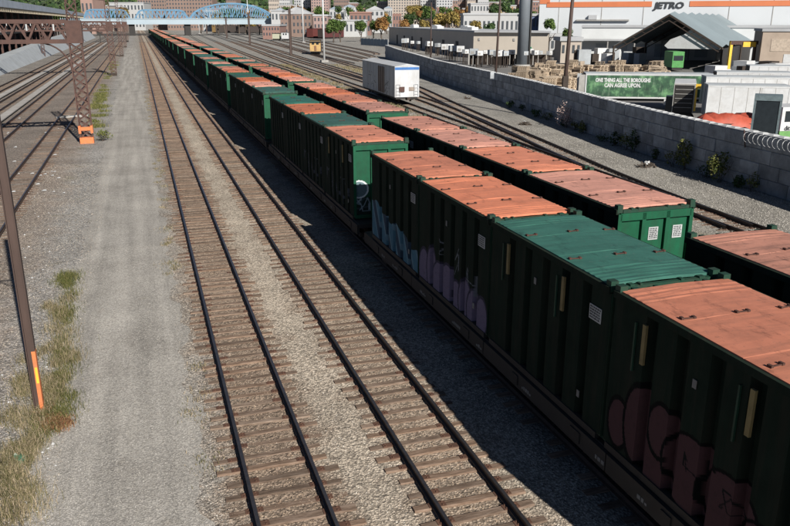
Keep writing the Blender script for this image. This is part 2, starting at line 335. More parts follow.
def track(pts, label, tie_parts=(0, 0), sink=(0, .03), step=.535, tie_far=430, seed=1, short=1.0):
    t = empty('railway_track', (0, 0, 0), label=label, cat='railway track', group='tracks of the rail yard')
    for s in (-.753, .753): link('rail', rail_mesh(pts, s), None, t)
    rr = random.Random(seed); V = []; Fs = []; cnt = 0
    for p, d in resample(pts, step):
        y = p.y; ang = math.atan2(d.y, d.x)-math.pi/2+rr.uniform(-.04, .04); off = rr.uniform(-.14, .14); z = -rr.uniform(*sink)
        if rr.random() < .1: z -= .03
        if tie_parts[0] <= y <= tie_parts[1] and cnt < 300:
            o = link('tie', TIES[rr.randrange(5)], None, t); o.location = (p.x+off, y, z); o.rotation_euler = (0, 0, ang); o.scale = (short, rr.uniform(.9, 1.08), 1); cnt += 1
        elif y < tie_far:
            b = MB().box((p.x+off, y, z-.06), (2.5*short, .21, .2), ang); n = len(V); V += b.v; Fs += [tuple(i+n for i in f) for f in b.f]
    if V:
        m = bpy.data.meshes.new('ties'); m.from_pydata(V, [], Fs); o = link('ties', m, MT['tie'], t); o['kind'] = 'stuff'
    return t
def straight(x, y0=4, y1=900): return [(x, y) for y in (y0, 40, 90, 160, 300, 500, y1)]
track(straight(2.18), 'worn track beside the gravel path, brown ties half buried in ballast', (8, 165), (-.008, .034), seed=1)
track(straight(5.85), 'track next to the shadow of the green container train, clear of any car', (8, 165), (-.008, .032), seed=2)
track(straight(9.78), 'shaded track under the near container train', (0, 0), seed=3)
track(straight(13.66), 'track under the far container train', (0, 0), seed=4)
track(straight(-7.93), 'dirty track nearest the lattice masts, litter between its rails', (45, 150), (.02, .04), seed=5)
track(straight(-12.5), 'second track left of the lattice masts', (60, 170), (.025, .045), seed=6)
track(straight(-16.6), 'third track left of the masts, with a pale cover board beside it', (0, 0), (.02, .04), seed=7)
track(straight(-20.6), 'leftmost track close to the pale retaining wall', (0, 0), (.02, .04), seed=8)
A_ = smooth_line([(27.4, 12), (27.9, 30), (28.5, 47), (29.2, 58), (30.0, 74), (30.9, 91), (32.6, 125), (36, 210), (41, 300), (48, 450), (58, 700)])
B_ = smooth_line([(28.5, 47), (29.6, 55), (31.6, 66), (34.0, 83), (35.6, 100), (37.0, 135), (39.8, 210), (45, 300), (52, 450), (62, 700)])
C_ = smooth_line([(27.7, 30), (29.2, 44), (31.5, 57), (33.3, 70), (36.6, 91), (40.7, 114), (44, 140), (47.5, 180), (52, 240), (62, 400), (78, 700)])
E_ = smooth_line([(37.2, 110), (39.6, 140), (43.2, 210), (49, 300), (57, 450), (68, 700)])
track(A_, 'curving yard track that carries the white railcar', (16, 112), (.015, .04), seed=9)
track(B_, 'middle yard track branching off toward the right of the white railcar', (50, 115), (.015, .04), seed=10)
track(C_, 'outermost curving yard track, closest to the concrete block wall', (24, 118), (.015, .04), seed=11)
track(E_, 'yard track passing behind the white railcar', (0, 0), (.015, .04), seed=12)
for i, (dx, y0) in enumerate(((0, 190), (5, 200), (10, 215), (15, 225), (20, 240))):
    track(smooth_line([(50+dx*1.05, y0), (53+dx*1.1, 250), (62+dx*1.15, 350), (76+dx*1.2, 520), (95+dx*1.3, 800)]), 'storage track in the far yard, %s beyond the light mast' % ORD[i+1], (0, 0), (.02, .04), seed=20+i)
track(smooth_line([(30.5, 150), (31, 210), (34, 300), (40, 450), (49, 700)]), 'yard track left of the white railcar, running along the far train', (0, 0), (.02, .04), seed=31)
track(smooth_line([(26, 190), (26.5, 250), (28, 330), (33, 480), (41, 700)]), 'far yard track closest to the far container train', (0, 0), (.02, .04), seed=32)
for x, y0, y1, lab in ((-14.4, 40, 420, 'pale third rail cover board between the second and third left tracks'), (-18.5, 60, 420, 'pale third rail cover board beside the leftmost track')):
    b = MB().bb(x-.45, x+.45, y0, y1, .16, .26)
    for y in range(y0, y1, 6): b.bb(x-.08, x+.08, y+.2, y+.5, -.02, .16)
    tag(b.build('third_rail_cover', simple('pale cover board', (.42, .40, .37), .8, .3, 1, dirt=(.25, .23, .2))), lab, 'rail cover', 'third rail covers')
# ------------------------------------------------------------------ loose stones and litter on the near ground
def stones(name, n, xr, yr, size, mat, zmin=0.0, power=1.6):
    u = RNG.random(n); y = yr[0]+(yr[1]-yr[0])*u**power; x = xr[0]+(xr[1]-xr[0])*RNG.random(n); s = size[0]+(size[1]-size[0])*RNG.random(n)**2
    base = np.array([(1, 0, 0), (0, 1, 0), (-1, 0, 0), (0, -1, 0), (0, 0, 1), (0, 0, -1)], float)
    V = base[None]*(.55+.6*RNG.random((n, 6, 1)))+.25*(RNG.random((n, 6, 3))-.5)
    a = RNG.random(n)*6.28; c, sn = np.cos(a), np.sin(a); X = V[..., 0]*c[:, None]-V[..., 1]*sn[:, None]; Y = V[..., 0]*sn[:, None]+V[..., 1]*c[:, None]
    tl = RNG.normal(0, .5, n); Z = V[..., 2]*np.cos(tl)[:, None]*.75+X*np.sin(tl)[:, None]*.6
    P = np.stack([X*s[:, None]+x[:, None], Y*s[:, None]+y[:, None], Z*s[:, None]+zmin+s[:, None]*.15], -1).reshape(-1, 3)
    f = np.array([(0, 1, 4), (1, 2, 4), (2, 3, 4), (3, 0, 4), (1, 0, 5), (2, 1, 5), (3, 2, 5), (0, 3, 5)])
    Fc = (f[None]+6*np.arange(n)[:, None, None]).reshape(-1, 3)
    o = link(name, raw_mesh(name, P, Fc), mat); return o
o = stones('ballast_stones', 110000, (.35, 8.3), (10, 40), (.012, .032), MT['stone'], -.008); tag(o, 'loose tan ballast stones between the two empty tracks', 'ballast', kind='stuff')
o = stones('verge_stones', 26000, (-7.2, -2.6), (12, 60), (.01, .032), MT['stone']); tag(o, 'loose stones along the weedy verge left of the path', 'gravel', kind='stuff')
o = stones('path_stones', 60000, (-3.2, .9), (10, 36), (.005, .018), MT['pathstone'], .006); tag(o, 'small grey stones lying on the gravel path', 'gravel', kind='stuff')
o = stones('yard_stones', 22000, (27, 36.5), (26, 90), (.02, .06), MT['pathstone']); tag(o, 'grey crushed stone below the concrete block wall', 'gravel', kind='stuff')
# ------------------------------------------------------------------ flatcars and containers
CW, CL, CZ0, CH = 1.30, 5.62, 1.40, 3.55        # half width, length, deck height, height
def side_mesh(n_panel=6, res=None, paint=None):
    """Corrugated side sheet: flat panels with trapezoid channels, facing -X at x=-CW (local)."""
    pw = (CL-.34)/n_panel; ch = .34; dep = .20
    pts = [(-CL/2+.012, 0.0)]
    y = -CL/2+.17
    for i in range(n_panel):
        pts += [(y+.0, 0.0), (y+pw-ch, 0.0)]
        if i < n_panel-1: pts += [(y+pw-ch+.05, dep), (y+pw-.05, dep)]
        y += pw
    pts.append((CL/2-.012, 0.0))
    if res:
        q = []
        for (a, u), (b, v2) in zip(pts[:-1], pts[1:]):
            k = max(1, int((b-a)/res)); q += [(a+(b-a)*j/k, u+(v2-u)*j/k) for j in range(k)]
        pts = q+[pts[-1]]
    nz = 1 if not res else int(3.15/res); zs = [.15+3.15*j/nz for j in range(nz+1)]
    V = [(-CW+.03+d, y, z) for z in zs for y, d in pts]; k = len(pts)
    Fs = [(j*k+i, (j+1)*k+i, (j+1)*k+i+1, j*k+i+1) for j in range(nz) for i in range(k-1)]
    m = bpy.data.meshes.new('side_panel'); m.from_pydata(V, [], Fs); m.update()
    if paint:
        at = m.attributes.new('paint', 'FLOAT_COLOR', 'POINT'); c = np.zeros((len(V), 4), np.float32)
        for i, (x, y, z) in enumerate(V): c[i] = paint(-y, z)      # u grows towards the camera: -y local
        at.data.foreach_set('color', c.ravel())
    return m
def end_mesh(res=None, paint=None):
    """Container end facing -Y at y=-CL/2: three panels standing between posts and rails."""
    xs = []
    W = CW-.12; edges = [(-W, -.46), (-.34, .34), (.46, W)]
    b = MB(); y = -CL/2+.03
    for i, (x0, x1) in enumerate(edges):
        if res:
            nx, nz = int((x1-x0)/res), int(2.9/res); V = [(x0+(x1-x0)*a/nx, y+.07, .2+2.9*c/nz) for c in range(nz+1) for a in range(nx+1)]
            b.add(V, [(c*(nx+1)+a, c*(nx+1)+a+1, (c+1)*(nx+1)+a+1, (c+1)*(nx+1)+a) for c in range(nz) for a in range(nx)])
        else: b.quad((x0, y+.07, .2), (x1, y+.07, .2), (x1, y+.07, 3.1), (x0, y+.07, 3.1))
    m = b.mesh('end_panel')
    if paint:
        at = m.attributes.new('paint', 'FLOAT_COLOR', 'POINT'); c = np.zeros((len(b.v), 4), np.float32)
        for i, (x, y_, z) in enumerate(b.v): c[i] = paint(x, z)
        at.data.foreach_set('color', c.ravel())
    return m
M_SIDE = side_mesh(); M_END = end_mesh(); 
b = MB()
for x in (-CW+.10, -.40, .40, CW-.10): b.bb(x-.06, x+.06, -CL/2, -CL/2+.14, .12, 3.3)
b.bb(-CW+.12, CW-.12, -CL/2, -CL/2+.12, 3.1, 3.32); b.bb(-CW+.12, CW-.12, -CL/2, -CL/2+.12, 0.04, .2)
M_ENDF = b.mesh('end_frame')
b = MB(); b.bb(-CW, -CW+.12, -CL/2+.12, CL/2-.12, 0.0, .15); b.bb(CW-.12, CW, -CL/2+.12, CL/2-.12, 0.0, .15); b.bb(-CW+.12, CW-.12, -CL/2+.12, CL/2-.12, .02, .10); M_BASE = b.mesh('base_frame'); M_ENDF_SHADED = M_ENDF.copy(); M_ENDF_SHADED.name = 'end_frame'; M_ENDF_SHADED.materials.append(MT['darkgreen_and_shade'])  # darker copy of the bright green frame, painting the shade in the gaps
b = MB()
for s in (-1, 1): b.bb(s*CW-.05-.02*s, s*CW+.045-.02*s, -CL/2+.02, CL/2-.02, 3.3, 3.44)
M_RAIL = b.mesh('top_rail')
b = MB()
for s in (-1, 1):
    for e in (-1, 1): b.bb(s*(CW-.09)-.085, s*(CW-.09)+.085, e*(CL/2-.09)-.085, e*(CL/2-.09)+.085, 3.33, 3.56)
M_FIT = MB().bb(-.085, .085, -.085, .085, -.1, .12).mesh('corner_fitting')
b = MB(); e = -1
b.bb(-CW+.2, CW-.2, e*(CL/2-.07)-.05, e*(CL/2-.07)+.05, 3.325, 3.42)
for x, w_ in ((-.85, .10), (-.62, .06), (.35, .08), (.8, .14)): b.bb(x, x+w_, e*(CL/2-.07)-.06, e*(CL/2-.07)+.06, 3.40, 3.455)
M_BEAM = b.mesh('end_beam')
def lid_mesh():
    """Lid: gently crowned sheet with raised cross ridges near both ends and a turned-down edge."""
    prof = []; y = -CL/2+.16; z0 = 3.46; prof.append((y, 3.40)); prof.append((y, z0))
    for i in range(5): a = y+.08+i*.2; prof += [(a, z0), (a+.05, z0+.010), (a+.09, z0+.010), (a+.14, z0)]
    ye = CL/2-.16; prof += [(-CL*.12, z0+.004), (-CL*.12+.02, z0-.002), (-CL*.12+.04, z0+.004), (CL*.16, z0+.004), (CL*.16+.02, z0+.002), (CL*.16+.04, z0+.004)]
    for i in range(3): a = ye-.7+i*.2; prof += [(a, z0), (a+.05, z0+.008), (a+.09, z0+.008), (a+.14, z0)]
    prof += [(ye, z0), (ye, 3.40)]
    xs = [(-CW+.05, -.05), (-CW+.05, 0), (-CW+.1, .004), (-.5, .022), (0, .03), (.5, .022), (CW-.1, .004), (CW-.05, 0), (CW-.05, -.05)]
    rr = random.Random(5); V = [(x, yy, z+dz+(rr.uniform(-.006, .006) if abs(x) < 1 else 0)) for yy, z in prof for x, dz in xs]; k = len(xs)
    Fs = [(i*k+j, i*k+j+1, (i+1)*k+j+1, (i+1)*k+j) for i in range(len(prof)-1) for j in range(k-1)]
    m = bpy.data.meshes.new('lid'); m.from_pydata(V, [], Fs); m.update(); return m
M_LID0 = lid_mesh(); LIDS = {}
for c in ('orange', 'teal', 'rustlid'):
    m = M_LID0.copy(); m.name = 'lid'; m.materials.append(MT[c]); LIDS[c] = m
b = MB(); b.bar((-.13, -.02, .02), (.13, -.02, .02), .03, .022).bb(-.17, -.11, -.045, .06, 0, .045).bb(.11, .17, -.045, .06, 0, .045)
M_HOOK = b.mesh('lid_hook')
M_BAR = MB().bb(-.03, .02, -.05, .05, 0, .8).mesh('latch_bar'); M_BAR2 = MB().bb(-.02, .02, -.02, .02, 0, 1.0).mesh('latch_rod')
M_PLATE = MB().bb(-.008, .004, -.22, .22, 0, .32).mesh('number_plate'); M_TAGP = MB().bb(-.008, .004, -.05, .05, 0, .16).mesh('small_tag')
b = MB()
rr = random.Random(9)
for r in range(5):
    y = .19
    while y > -.18: wv = rr.uniform(.02, .08); b.bb(-.012, -.0085, max(y-wv, -.2), y, .03+r*.058, .065+r*.058); y -= wv+.02
M_PLINES = b.mesh('print')
M_PLACARD = MB().bb(-.16, .16, -.008, .004, 0, .38).mesh('placard')
b = MB()
for r in range(6):
    x = -.13
    while x < .12: wv = rr.uniform(.015, .06); b.bb(x, min(x+wv, .135), -.012, -.0085, .04+r*.055, .075+r*.055); x += wv+.018
M_PCLINES = b.mesh('print')
for m, k in ((M_SIDE, 'side'), (M_END, 'green'), (M_ENDF, 'green'), (M_BASE, 'black'), (M_RAIL, 'side'), (M_FIT, 'darkgreen_and_shade'), (M_BEAM, 'darkgreen_and_shade'), (M_HOOK, 'hook'), (M_BAR2, 'darkgreen_and_shade'), (M_PLATE, 'label'), (M_TAGP, 'stencil'), (M_PLINES, 'ink'), (M_PLACARD, 'label'), (M_PCLINES, 'ink')): m.materials.append(MT[k])
M_BAR.materials.append(simple('ochre latch paint', (.22, .17, .07), .7))
# --- spray paint and one painted shadow band: functions give (r,g,b,mask) for a point u (metres towards the camera from the middle), z
def blob(u, z, cx, cz, rx, rz): return math.hypot((u-cx)/rx, (z-cz)/rz)
def throwup(letters, fill, line):
    def f(u, z):
        best = None
        for cx, cz, rx, rz in letters:
            d = blob(u, z, cx, cz, rx, rz)
            if best is None or d-1 < best: best = d-1
            if abs(d-1) < .05/min(rx, rz)*.7: 
                if not any(blob(u, z, *o2) < .9 for o2 in letters if o2[0] > cx): return (*line, .92)
        if best is not None and best < 0: return (*fill, .8)
        return None
    return f
def strokes(seed, n, ur, zr, colr, wdt=.022, mask=.6):
    rr = random.Random(seed); segs = []
    u, z = rr.uniform(*ur), rr.uniform(*zr)
    for i in range(n):
        u2 = min(max(u+rr.uniform(-.3, .3), ur[0]), ur[1]); z2 = min(max(z+rr.uniform(-.5, .5), zr[0]), zr[1]); segs.append((u, z, u2, z2)); u, z = u2, z2
    def f(u, z):
        if not (ur[0]-.1 < u < ur[1]+.1 and zr[0]-.1 < z < zr[1]+.1): return None
        for a, b_, c, d in segs:
            L2 = (c-a)**2+(d-b_)**2+1e-9; t_ = max(0, min(1, ((u-a)*(c-a)+(z-b_)*(d-b_))/L2))
            if (u-a-(c-a)*t_)**2+(z-b_-(d-b_)*t_)**2 < wdt**2: return (*colr, mask)
        return None
    return f
def combine(*fs):
    def f(u, z):
        for g in fs:
            r = g(u, z)
            if r: return r
        return (0, 0, 0, 0)
    return f
PINK = throwup([(-2.35, .75, .35, .55), (-1.75, 1.0, .42, .85), (-1.1, .55, .5, .6), (-1.05, 1.25, .38, .55), (-.2, .85, .75, .75), (.75, .7, .75, .72), (1.55, .45, .6, .55), (2.2, .65, .5, .6)], (.095, .045, .05), (.004, .004, .005))
def band(zf, colf, mask=.75):
    def f(u, z):
        if z < zf(u): c = colf(u, z); return (*c, mask)
        return None
    return f
LILAC = throwup([(-2.3, .5, .5, .75), (-1.6, .7, .45, .8), (-.95, .45, .55, .7), (-.2, .55, .55, .75), (.55, .4, .5, .6), (1.2, .55, .5, .75), (1.9, .45, .55, .7), (2.4, .5, .4, .6)], (.20, .165, .25), (.05, .045, .07))
def cy(u, z): 
    s_ = math.sin(u*5+z*3); return (.09, .21, .29) if s_ > .2 else ((.17, .29, .36) if s_ > -.5 else (.05, .08, .12))
CYAN = band(lambda u: 1.25+.10*math.sin(u*2.1)+.07*math.sin(u*5.3)-.12*u, cy, .8)
TAGS = [strokes(i, 10, (u0, u0+.5), (.9, 2.1), (.30, .32, .36), .016, .55) for i, u0 in enumerate((-2.0, -1.0, .2, 1.3))]
GH = throwup([(-1.0, 1.35, .42, .38)], (.16, .22, .26), (.75, .8, .8))
GHOST_SHADED = combine(GH, strokes(40, 16, (-1.25, -.5), (.35, 1.0), (.35, .42, .48), .02, .8), throwup([(-1.05, .7, .26, .22), (-.7, .72, .22, .2)], (.01, .012, .012), (.05, .06, .07)), band(lambda u: 1.0, lambda u, z: (.008, .012, .012), .9))  # the last dark band paints the shadow cast by the nearer car
MUD = combine(*[strokes(60+i, 14, (u0, u0+.5), (.3, 1.5), (.12, .13, .17), .03, .5) for i, u0 in enumerate((-2.4, -1.6, -.8, 0, .8, 1.6))])
PAINT_SIDE = {'pink': combine(strokes(3, 8, (-.35, .05), (.9, 1.25), (.01, .01, .012), .014, .9), strokes(4, 8, (.6, 1.0), (.75, 1.1), (.01, .01, .012), .014, .9), PINK), 'lilac': combine(*TAGS, LILAC), 'cyan': combine(*TAGS[:1], CYAN), 'mud': MUD}
PM = {}
def container(idx_train, car, pos, xc, yc, lidc, detail, label, paint=None, end_paint=None, both_ends=False):
    t = empty('waste_container', (xc, yc, CZ0), label=label, cat='container', group='containers on the near train' if idx_train == 1 else 'containers on the far train')
    if paint:
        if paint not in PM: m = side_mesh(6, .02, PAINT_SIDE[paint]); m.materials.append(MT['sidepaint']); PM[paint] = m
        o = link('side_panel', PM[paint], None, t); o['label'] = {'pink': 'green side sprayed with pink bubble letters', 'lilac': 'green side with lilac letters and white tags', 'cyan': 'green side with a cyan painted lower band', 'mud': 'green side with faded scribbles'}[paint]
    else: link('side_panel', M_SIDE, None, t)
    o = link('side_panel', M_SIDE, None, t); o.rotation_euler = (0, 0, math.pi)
    if end_paint:
        if 'e' not in PM: m = end_mesh(.025, GHOST_SHADED); m.materials.append(MT['greenpaint']); PM['e'] = m
        link('end_panel', PM['e'], None, t)
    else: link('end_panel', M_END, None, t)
    link('end_frame', M_ENDF if pos == 0 else M_ENDF_SHADED, None, t)
    link('lid', LIDS[lidc], None, t); link('top_rail', M_RAIL, None, t)
    for o in (link('end_panel', M_END, None, t), link('end_frame', M_ENDF_SHADED, None, t)): o.rotation_euler = (0, 0, math.pi)
    if detail >= 1:
        link('base_frame', M_BASE, None, t); link('end_beam', M_BEAM, None, t); link('end_beam', M_BEAM, None, t).rotation_euler = (0, 0, math.pi)
    if detail >= 2:
        for s in (-1, 1):
            for e in (-1, 1): link('corner_fitting', M_FIT, None, t).location = (s*(CW-.09), e*(CL/2-.1), 3.44)
        for yy in (-1.05, 1.0):
            for k, xx in enumerate((-1.02, .05, 1.02)):
                q = link('lid_hook', M_HOOK, None, t); q.scale = (.85, .85, .85); q.rotation_euler = (0, 0, .12*math.sin(yc*7+k*2+yy)); q.location = (xx+.06*math.sin(xc+yc+k), yy+.08*math.sin(yc*3+k), 3.475+(.02 if k == 1 else 0))
        q = link('number_plate', M_PLATE, None, t); q.location = (-CW+.015, -CL/2+.5, 2.55); p = link('print', M_PLINES, None, q)
        if pos == 0:
            for xx in (.0, .82): q = link('placard', M_PLACARD, None, t); q.location = (xx, -CL/2+.09, 2.45); link('print', M_PCLINES, None, q)
    if detail >= 3:
        for yy in ((1.75, -1.0) if pos < 2 else ()):
            link('latch_bar', M_BAR, None, t).location = (-CW+.01, yy, 2.3); link('latch_rod', M_BAR2, None, t).location = (-CW+.0, yy+.28, 2.05)
        for yy, zz in ((-1.9, .6), (.3, 2.5)): link('small_tag', M_TAGP, None, t).location = (-CW+.012, yy, zz)
    return t
def flatcar_meshes(L):
    d = {}
    b = MB().bb(-1.25, 1.25, -L/2, L/2, 1.22, 1.39)
    for i in range(8): y = -L/2+1+i*(L-2)/7; b.bb(-1.2, 1.2, y-.1, y+.1, .98, 1.22)
    b.bb(-.35, .35, -L/2+.3, L/2-.3, .72, 1.22); d['deck'] = b.mesh('deck')
    b = MB()
    for i in range(4): y0 = -L/2+.05+i*L/4; b.bb(-.06, .06, y0+.02, y0+L/4-.02, -.28, .14); b.bb(-.09, -.06, y0+1.0, y0+1.4, -.2, .06); b.bb(-.09, -.06, y0+4.0, y0+4.3, -.2, .06)
    d['side_sill'] = b.mesh('side_sill')
    b = MB()
    for s in (-1, 1): b.bar((s*.98, -1.25, .55), (s*.98, 1.25, .55), .16, .22); b.bb(s*.98-.1, s*.98+.1, -.3, .3, .35, .85)
    b.bb(-.9, .9, -.25, .25, .45, .72); d['bogie'] = b.mesh('bogie')
    b = MB()
    b.cyl((-.753-.07, 0, .5), (-.753+.07, 0, .5), .42, n=16).cyl((.753-.07, 0, .5), (.753+.07, 0, .5), .42, n=16).cyl((-.85, 0, .5), (.85, 0, .5), .08, n=8); d['wheelset'] = b.mesh('wheelset')
    d['coupler'] = MB().bb(-.12, .12, -.7, .1, .72, .95).bb(-.2, .2, -.85, -.7, .68, 1.0).mesh('coupler')
    b = MB(); rr = random.Random(4)
    for k in range(9):
        y = -L/2+1.5+k*2.6+rr.uniform(-.8, .8)
        for q_ in range(rr.randrange(3, 8)): wv = rr.uniform(.05, .11); b.bb(-.068, -.062, y, y+wv, -.17, -.17+rr.choice((.09, .09, .05))); y += wv+.035
    d['stencil'] = b.mesh('stencil')
    b = MB().bar((-1.1, 0, 1.4), (-1.1, 0, 2.2), .05).bar((1.1, 0, 1.4), (1.1, 0, 2.2), .05).bar((-1.1, 0, 2.2), (1.1, 0, 2.2), .05); d['end_rail'] = b.mesh('end_rail')
    for k, m in d.items(): m.materials.append(MT[{'bogie': 'bogie', 'wheelset': 'bogie', 'coupler': 'bogie', 'stencil': 'stencil'}.get(k, 'black')])
    return d
CARL = 24.6; FC = flatcar_meshes(CARL)
def flatcar(xc, yc, label, detail, train):
    t = empty('flatcar', (xc, yc, 0), label=label, cat='railcar', group='flatcars of the %s train' % train)
    link('deck', FC['deck'], None, t)
    for s in (-1, 1):
        q = link('side_sill', FC['side_sill'], None, t); q.location = (s*1.3, 0, 1.22); q.rotation_euler = (0, 0, 0 if s < 0 else math.pi)
        if detail and s < 0: link('stencil', FC['stencil'], None, q)
    for e in (-1, 1):
        q = link('bogie', FC['bogie'], None, t); q.location = (0, e*(CARL/2-1.9), .2)
        for k in (-.85, .85): link('wheelset', FC['wheelset'], None, q).location = (0, k, .12)
        if detail:
            q = link('coupler', FC['coupler'], None, t); q.location = (0, e*(CARL/2), .1); q.rotation_euler = (0, 0, 0 if e < 0 else math.pi)
    return t
TOPS1 = ['oTOO'.replace('T', 't').replace('O', 'o'), 'otot', 'toot', 'ooto', 'tott', 'otoo', 'toto']
TOPS2 = ['rooo', 'oooo', 'oooo', 'oooo', 'otot', 'ooto', 'toot']
rr = random.Random(21); NAMES = {'o': 'orange', 't': 'teal', 'r': 'rustlid'}; WORD = {'o': 'orange', 't': 'teal', 'r': 'rust-stained orange'}
def train(k, xc, y_first, period, ncar, tops, name):
    for c in range(ncar):
        y0 = y_first+c*period; pat = tops[c] if c < len(tops) else ''.join(rr.choice('oot') for _ in range(4))
        near = y0
        flatcar(xc, y0+2*5.74, 'black flatcar, %s car of the %s container train from the camera' % (ORD[c+1], name), near < 140, name)
        for p in range(4):
            yc = y0+5.74*(p+.5); det = 3 if yc < 36 and k == 1 else (2 if yc < 120 else (1 if yc < 230 else 0))
            if k == 2 and c == 0 and p < 3: continue          # out of the frame
            paint = None; ep = None
            if k == 1 and c == 0: paint = {0: 'pink', 2: 'lilac', 3: 'cyan'}.get(p)
            if k == 1 and c == 1 and p < 2: paint = 'mud'
            if k == 1 and c == 1 and p == 0: ep = True
            cc = pat[p] if not (k == 2 and c == 0) else 'r'
            container(k, c, p, xc, yc, NAMES[cc], det, '%s lidded green container, %s from camera on %s car of %s train' % (WORD[cc], ORD[p+1], ORD[c+1], name), paint, ep)
train(1, 9.78, 6.55, 25.75, 24, TOPS1, 'near')
train(2, 13.66, 17.95-25.75, 25.75, 25, TOPS2, 'far')
# ------------------------------------------------------------------ foliage
def leaf_cloud(name, n, ell, size, mat, seed, lumps=14, flat=.0):
    g = np.random.default_rng(seed); c = g.normal(0, 1, (lumps, 3)); c /= np.linalg.norm(c, axis=1)[:, None]; c *= (.35+.45*g.random((lumps, 1)))
    idx = g.integers(0, lumps, n); d = g.normal(0, 1, (n, 3)); d /= np.linalg.norm(d, axis=1)[:, None]
    P = (c[idx]+d*(.18+.24*g.random((n, 1))**.5))*np.array(ell)
    nrm = d+g.normal(0, .5, (n, 3))+np.array([0, 0, .5]); nrm /= np.linalg.norm(nrm, axis=1)[:, None]
    a = np.cross(nrm, g.normal(0, 1, (n, 3))); a /= np.linalg.norm(a, axis=1)[:, None]; b_ = np.cross(nrm, a)
    s = (size*(.6+.8*g.random(n)))[:, None]
    V = np.stack([P-a*s-b_*s*.55, P+a*s-b_*s*.45, P+a*s*.9+b_*s*.55, P-a*s*.8+b_*s*.5], 1).reshape(-1, 3)
    m = raw_mesh(name, V, np.arange(4*n).reshape(-1, 4)); m.materials.append(mat); return m
def trunk_mesh(h, r, seed, spread):
    rr = random.Random(seed); b = MB(); b.cyl((0, 0, -.2), (rr.uniform(-.1, .1), rr.uniform(-.1, .1), h*.55), r, r*.6, 7)
    for i in range(5):
        a = i*1.26+rr.random(); b.cyl((0, 0, h*(.35+.04*i)), (math.cos(a)*spread*.6, math.sin(a)*spread*.6, h*(.6+.06*i)), r*.4, r*.15, 5)
    m = b.mesh('trunk'); m.materials.append(MT['bark']); return m
CROWN = {}
def tree(p, h, wdt, kind, label, group, seed=0, n=1400, trunk_frac=.25):
    v = seed % 3; key = (kind, v, n)
    if key not in CROWN: CROWN[key] = leaf_cloud('crown', n, (1, 1, 1), .10 if n > 1000 else .13, MT['leaf_'+kind], 100+v, 16)
    t = empty('tree', p, random.Random(seed).uniform(0, 6), label, 'tree', group)
    ck = min(h*(1-trunk_frac)/2, wdt*.5)
    o = link('crown', CROWN[key], None, t); o.location = (0, 0, h-ck); o.scale = (wdt/1.9, wdt/1.9, ck*1.05)
    tk = ('trunk', v)
    if tk not in CROWN: CROWN[tk] = trunk_mesh(1.0, .045, v, .35)
    q = link('trunk', CROWN[tk], None, t); q.scale = (h*.8, h*.8, h*.8)
    return t
def blades(name, n, region, h, mat, seed, lean=.5, wdt=.012):
    g = np.random.default_rng(seed); P = region(g, n); n = len(P)
    H = h[0]+(h[1]-h[0])*g.random(n)**1.5; a = g.random(n)*6.28; L = H*lean*g.random(n); dx, dy = np.cos(a)*L, np.sin(a)*L
    b_ = g.random(n)*6.28; wx, wy = np.cos(b_)*wdt, np.sin(b_)*wdt
    z = np.zeros(n)
    def pt(kx, kw, h_): return np.stack([P[:, 0]+kw*wx+dx*kx, P[:, 1]+kw*wy+dy*kx, h_], -1)
    V = np.stack([pt(0, -1, z), pt(0, 1, z), pt(.35, .8, H*.6), pt(.35, -.8, H*.6), pt(1, .12, H*(1-.25*lean)), pt(1, -.12, H*(1-.25*lean))], 1).reshape(-1, 3)
    k = 6*np.arange(n)[:, None, None]; Fc = (np.array([(0, 1, 2, 3), (3, 2, 4, 5)])[None]+k).reshape(-1, 4)
    m = raw_mesh(name, V, Fc); return link(name, m, mat)
def clumps(cs, sig, per=None):
    cs = np.array(cs, float)
    def f(g, n):
        i = g.integers(0, len(cs), n); s = cs[i, 2] if cs.shape[1] > 2 else sig
        return cs[i, :2]+g.normal(0, 1, (n, 2))*np.stack([s, s*1.4], -1)
    return f
rr = random.Random(77)
def patch(poly_pts, n, s):      # clump centres between pixel points on the ground
    out = []
    for _ in range(n):
        a, b_ = rr.choice(list(zip(poly_pts[:-1], poly_pts[1:]))); u = rr.random(); q = G(a[0]+(b_[0]-a[0])*u+rr.uniform(-a[2], a[2]), a[1]+(b_[1]-a[1])*u); out.append((q.x, q.y, s*rr.uniform(.6, 1.3)))
    return out
o = blades('verge_grass', 19000, clumps(patch([(10, 524, 26), (10, 480, 22), (20, 430, 22), (32, 392, 26), (52, 350, 14), (62, 300, 10)], 58, .2), .2), (.04, .42), MT['drygrass'], 5, 1.0, .0045)
tag(o, 'dry yellow grass tufts along the verge beside the brown post', 'grass', kind='stuff')
o = blades('verge_weeds', 9000, clumps(patch([(45, 440, 12), (62, 395, 12), (62, 290, 6), (70, 275, 5), (55, 440, 14)], 40, .2), .2), (.05, .3), MT['greengrass'], 6, .9, .005)
tag(o, 'green weeds mixed into the dry verge grass', 'grass', kind='stuff')
o = blades('rusty_grass', 2600, clumps(patch([(48, 412, 8), (60, 425, 6), (50, 425, 8)], 9, .13), .13), (.05, .25), MT['redgrass'], 8, .9, .008)
tag(o, 'rust-red dead grass at the foot of the brown post', 'grass', kind='stuff')
o = blades('path_edge_grass', 9000, clumps(patch([(96, 128, 5), (101, 105, 4), (104, 85, 3), (95, 110, 3), (110, 72, 3), (116, 60, 2)], 60, .35), .4), (.1, .4), MT['greengrass'], 9, .6, .02)
tag(o, 'strip of green grass beside the lattice masts', 'grass', kind='stuff')
o = blades('path_side_weeds', 3500, clumps([(.55+rr.uniform(-.25, .3), rr.uniform(14, 120), rr.uniform(.08, .25)) for _ in range(45)], .2), (.03, .16), MT['drygrass'], 10, .9, .008)
tag(o, 'sparse dry weeds between the path and the first track', 'grass', kind='stuff')
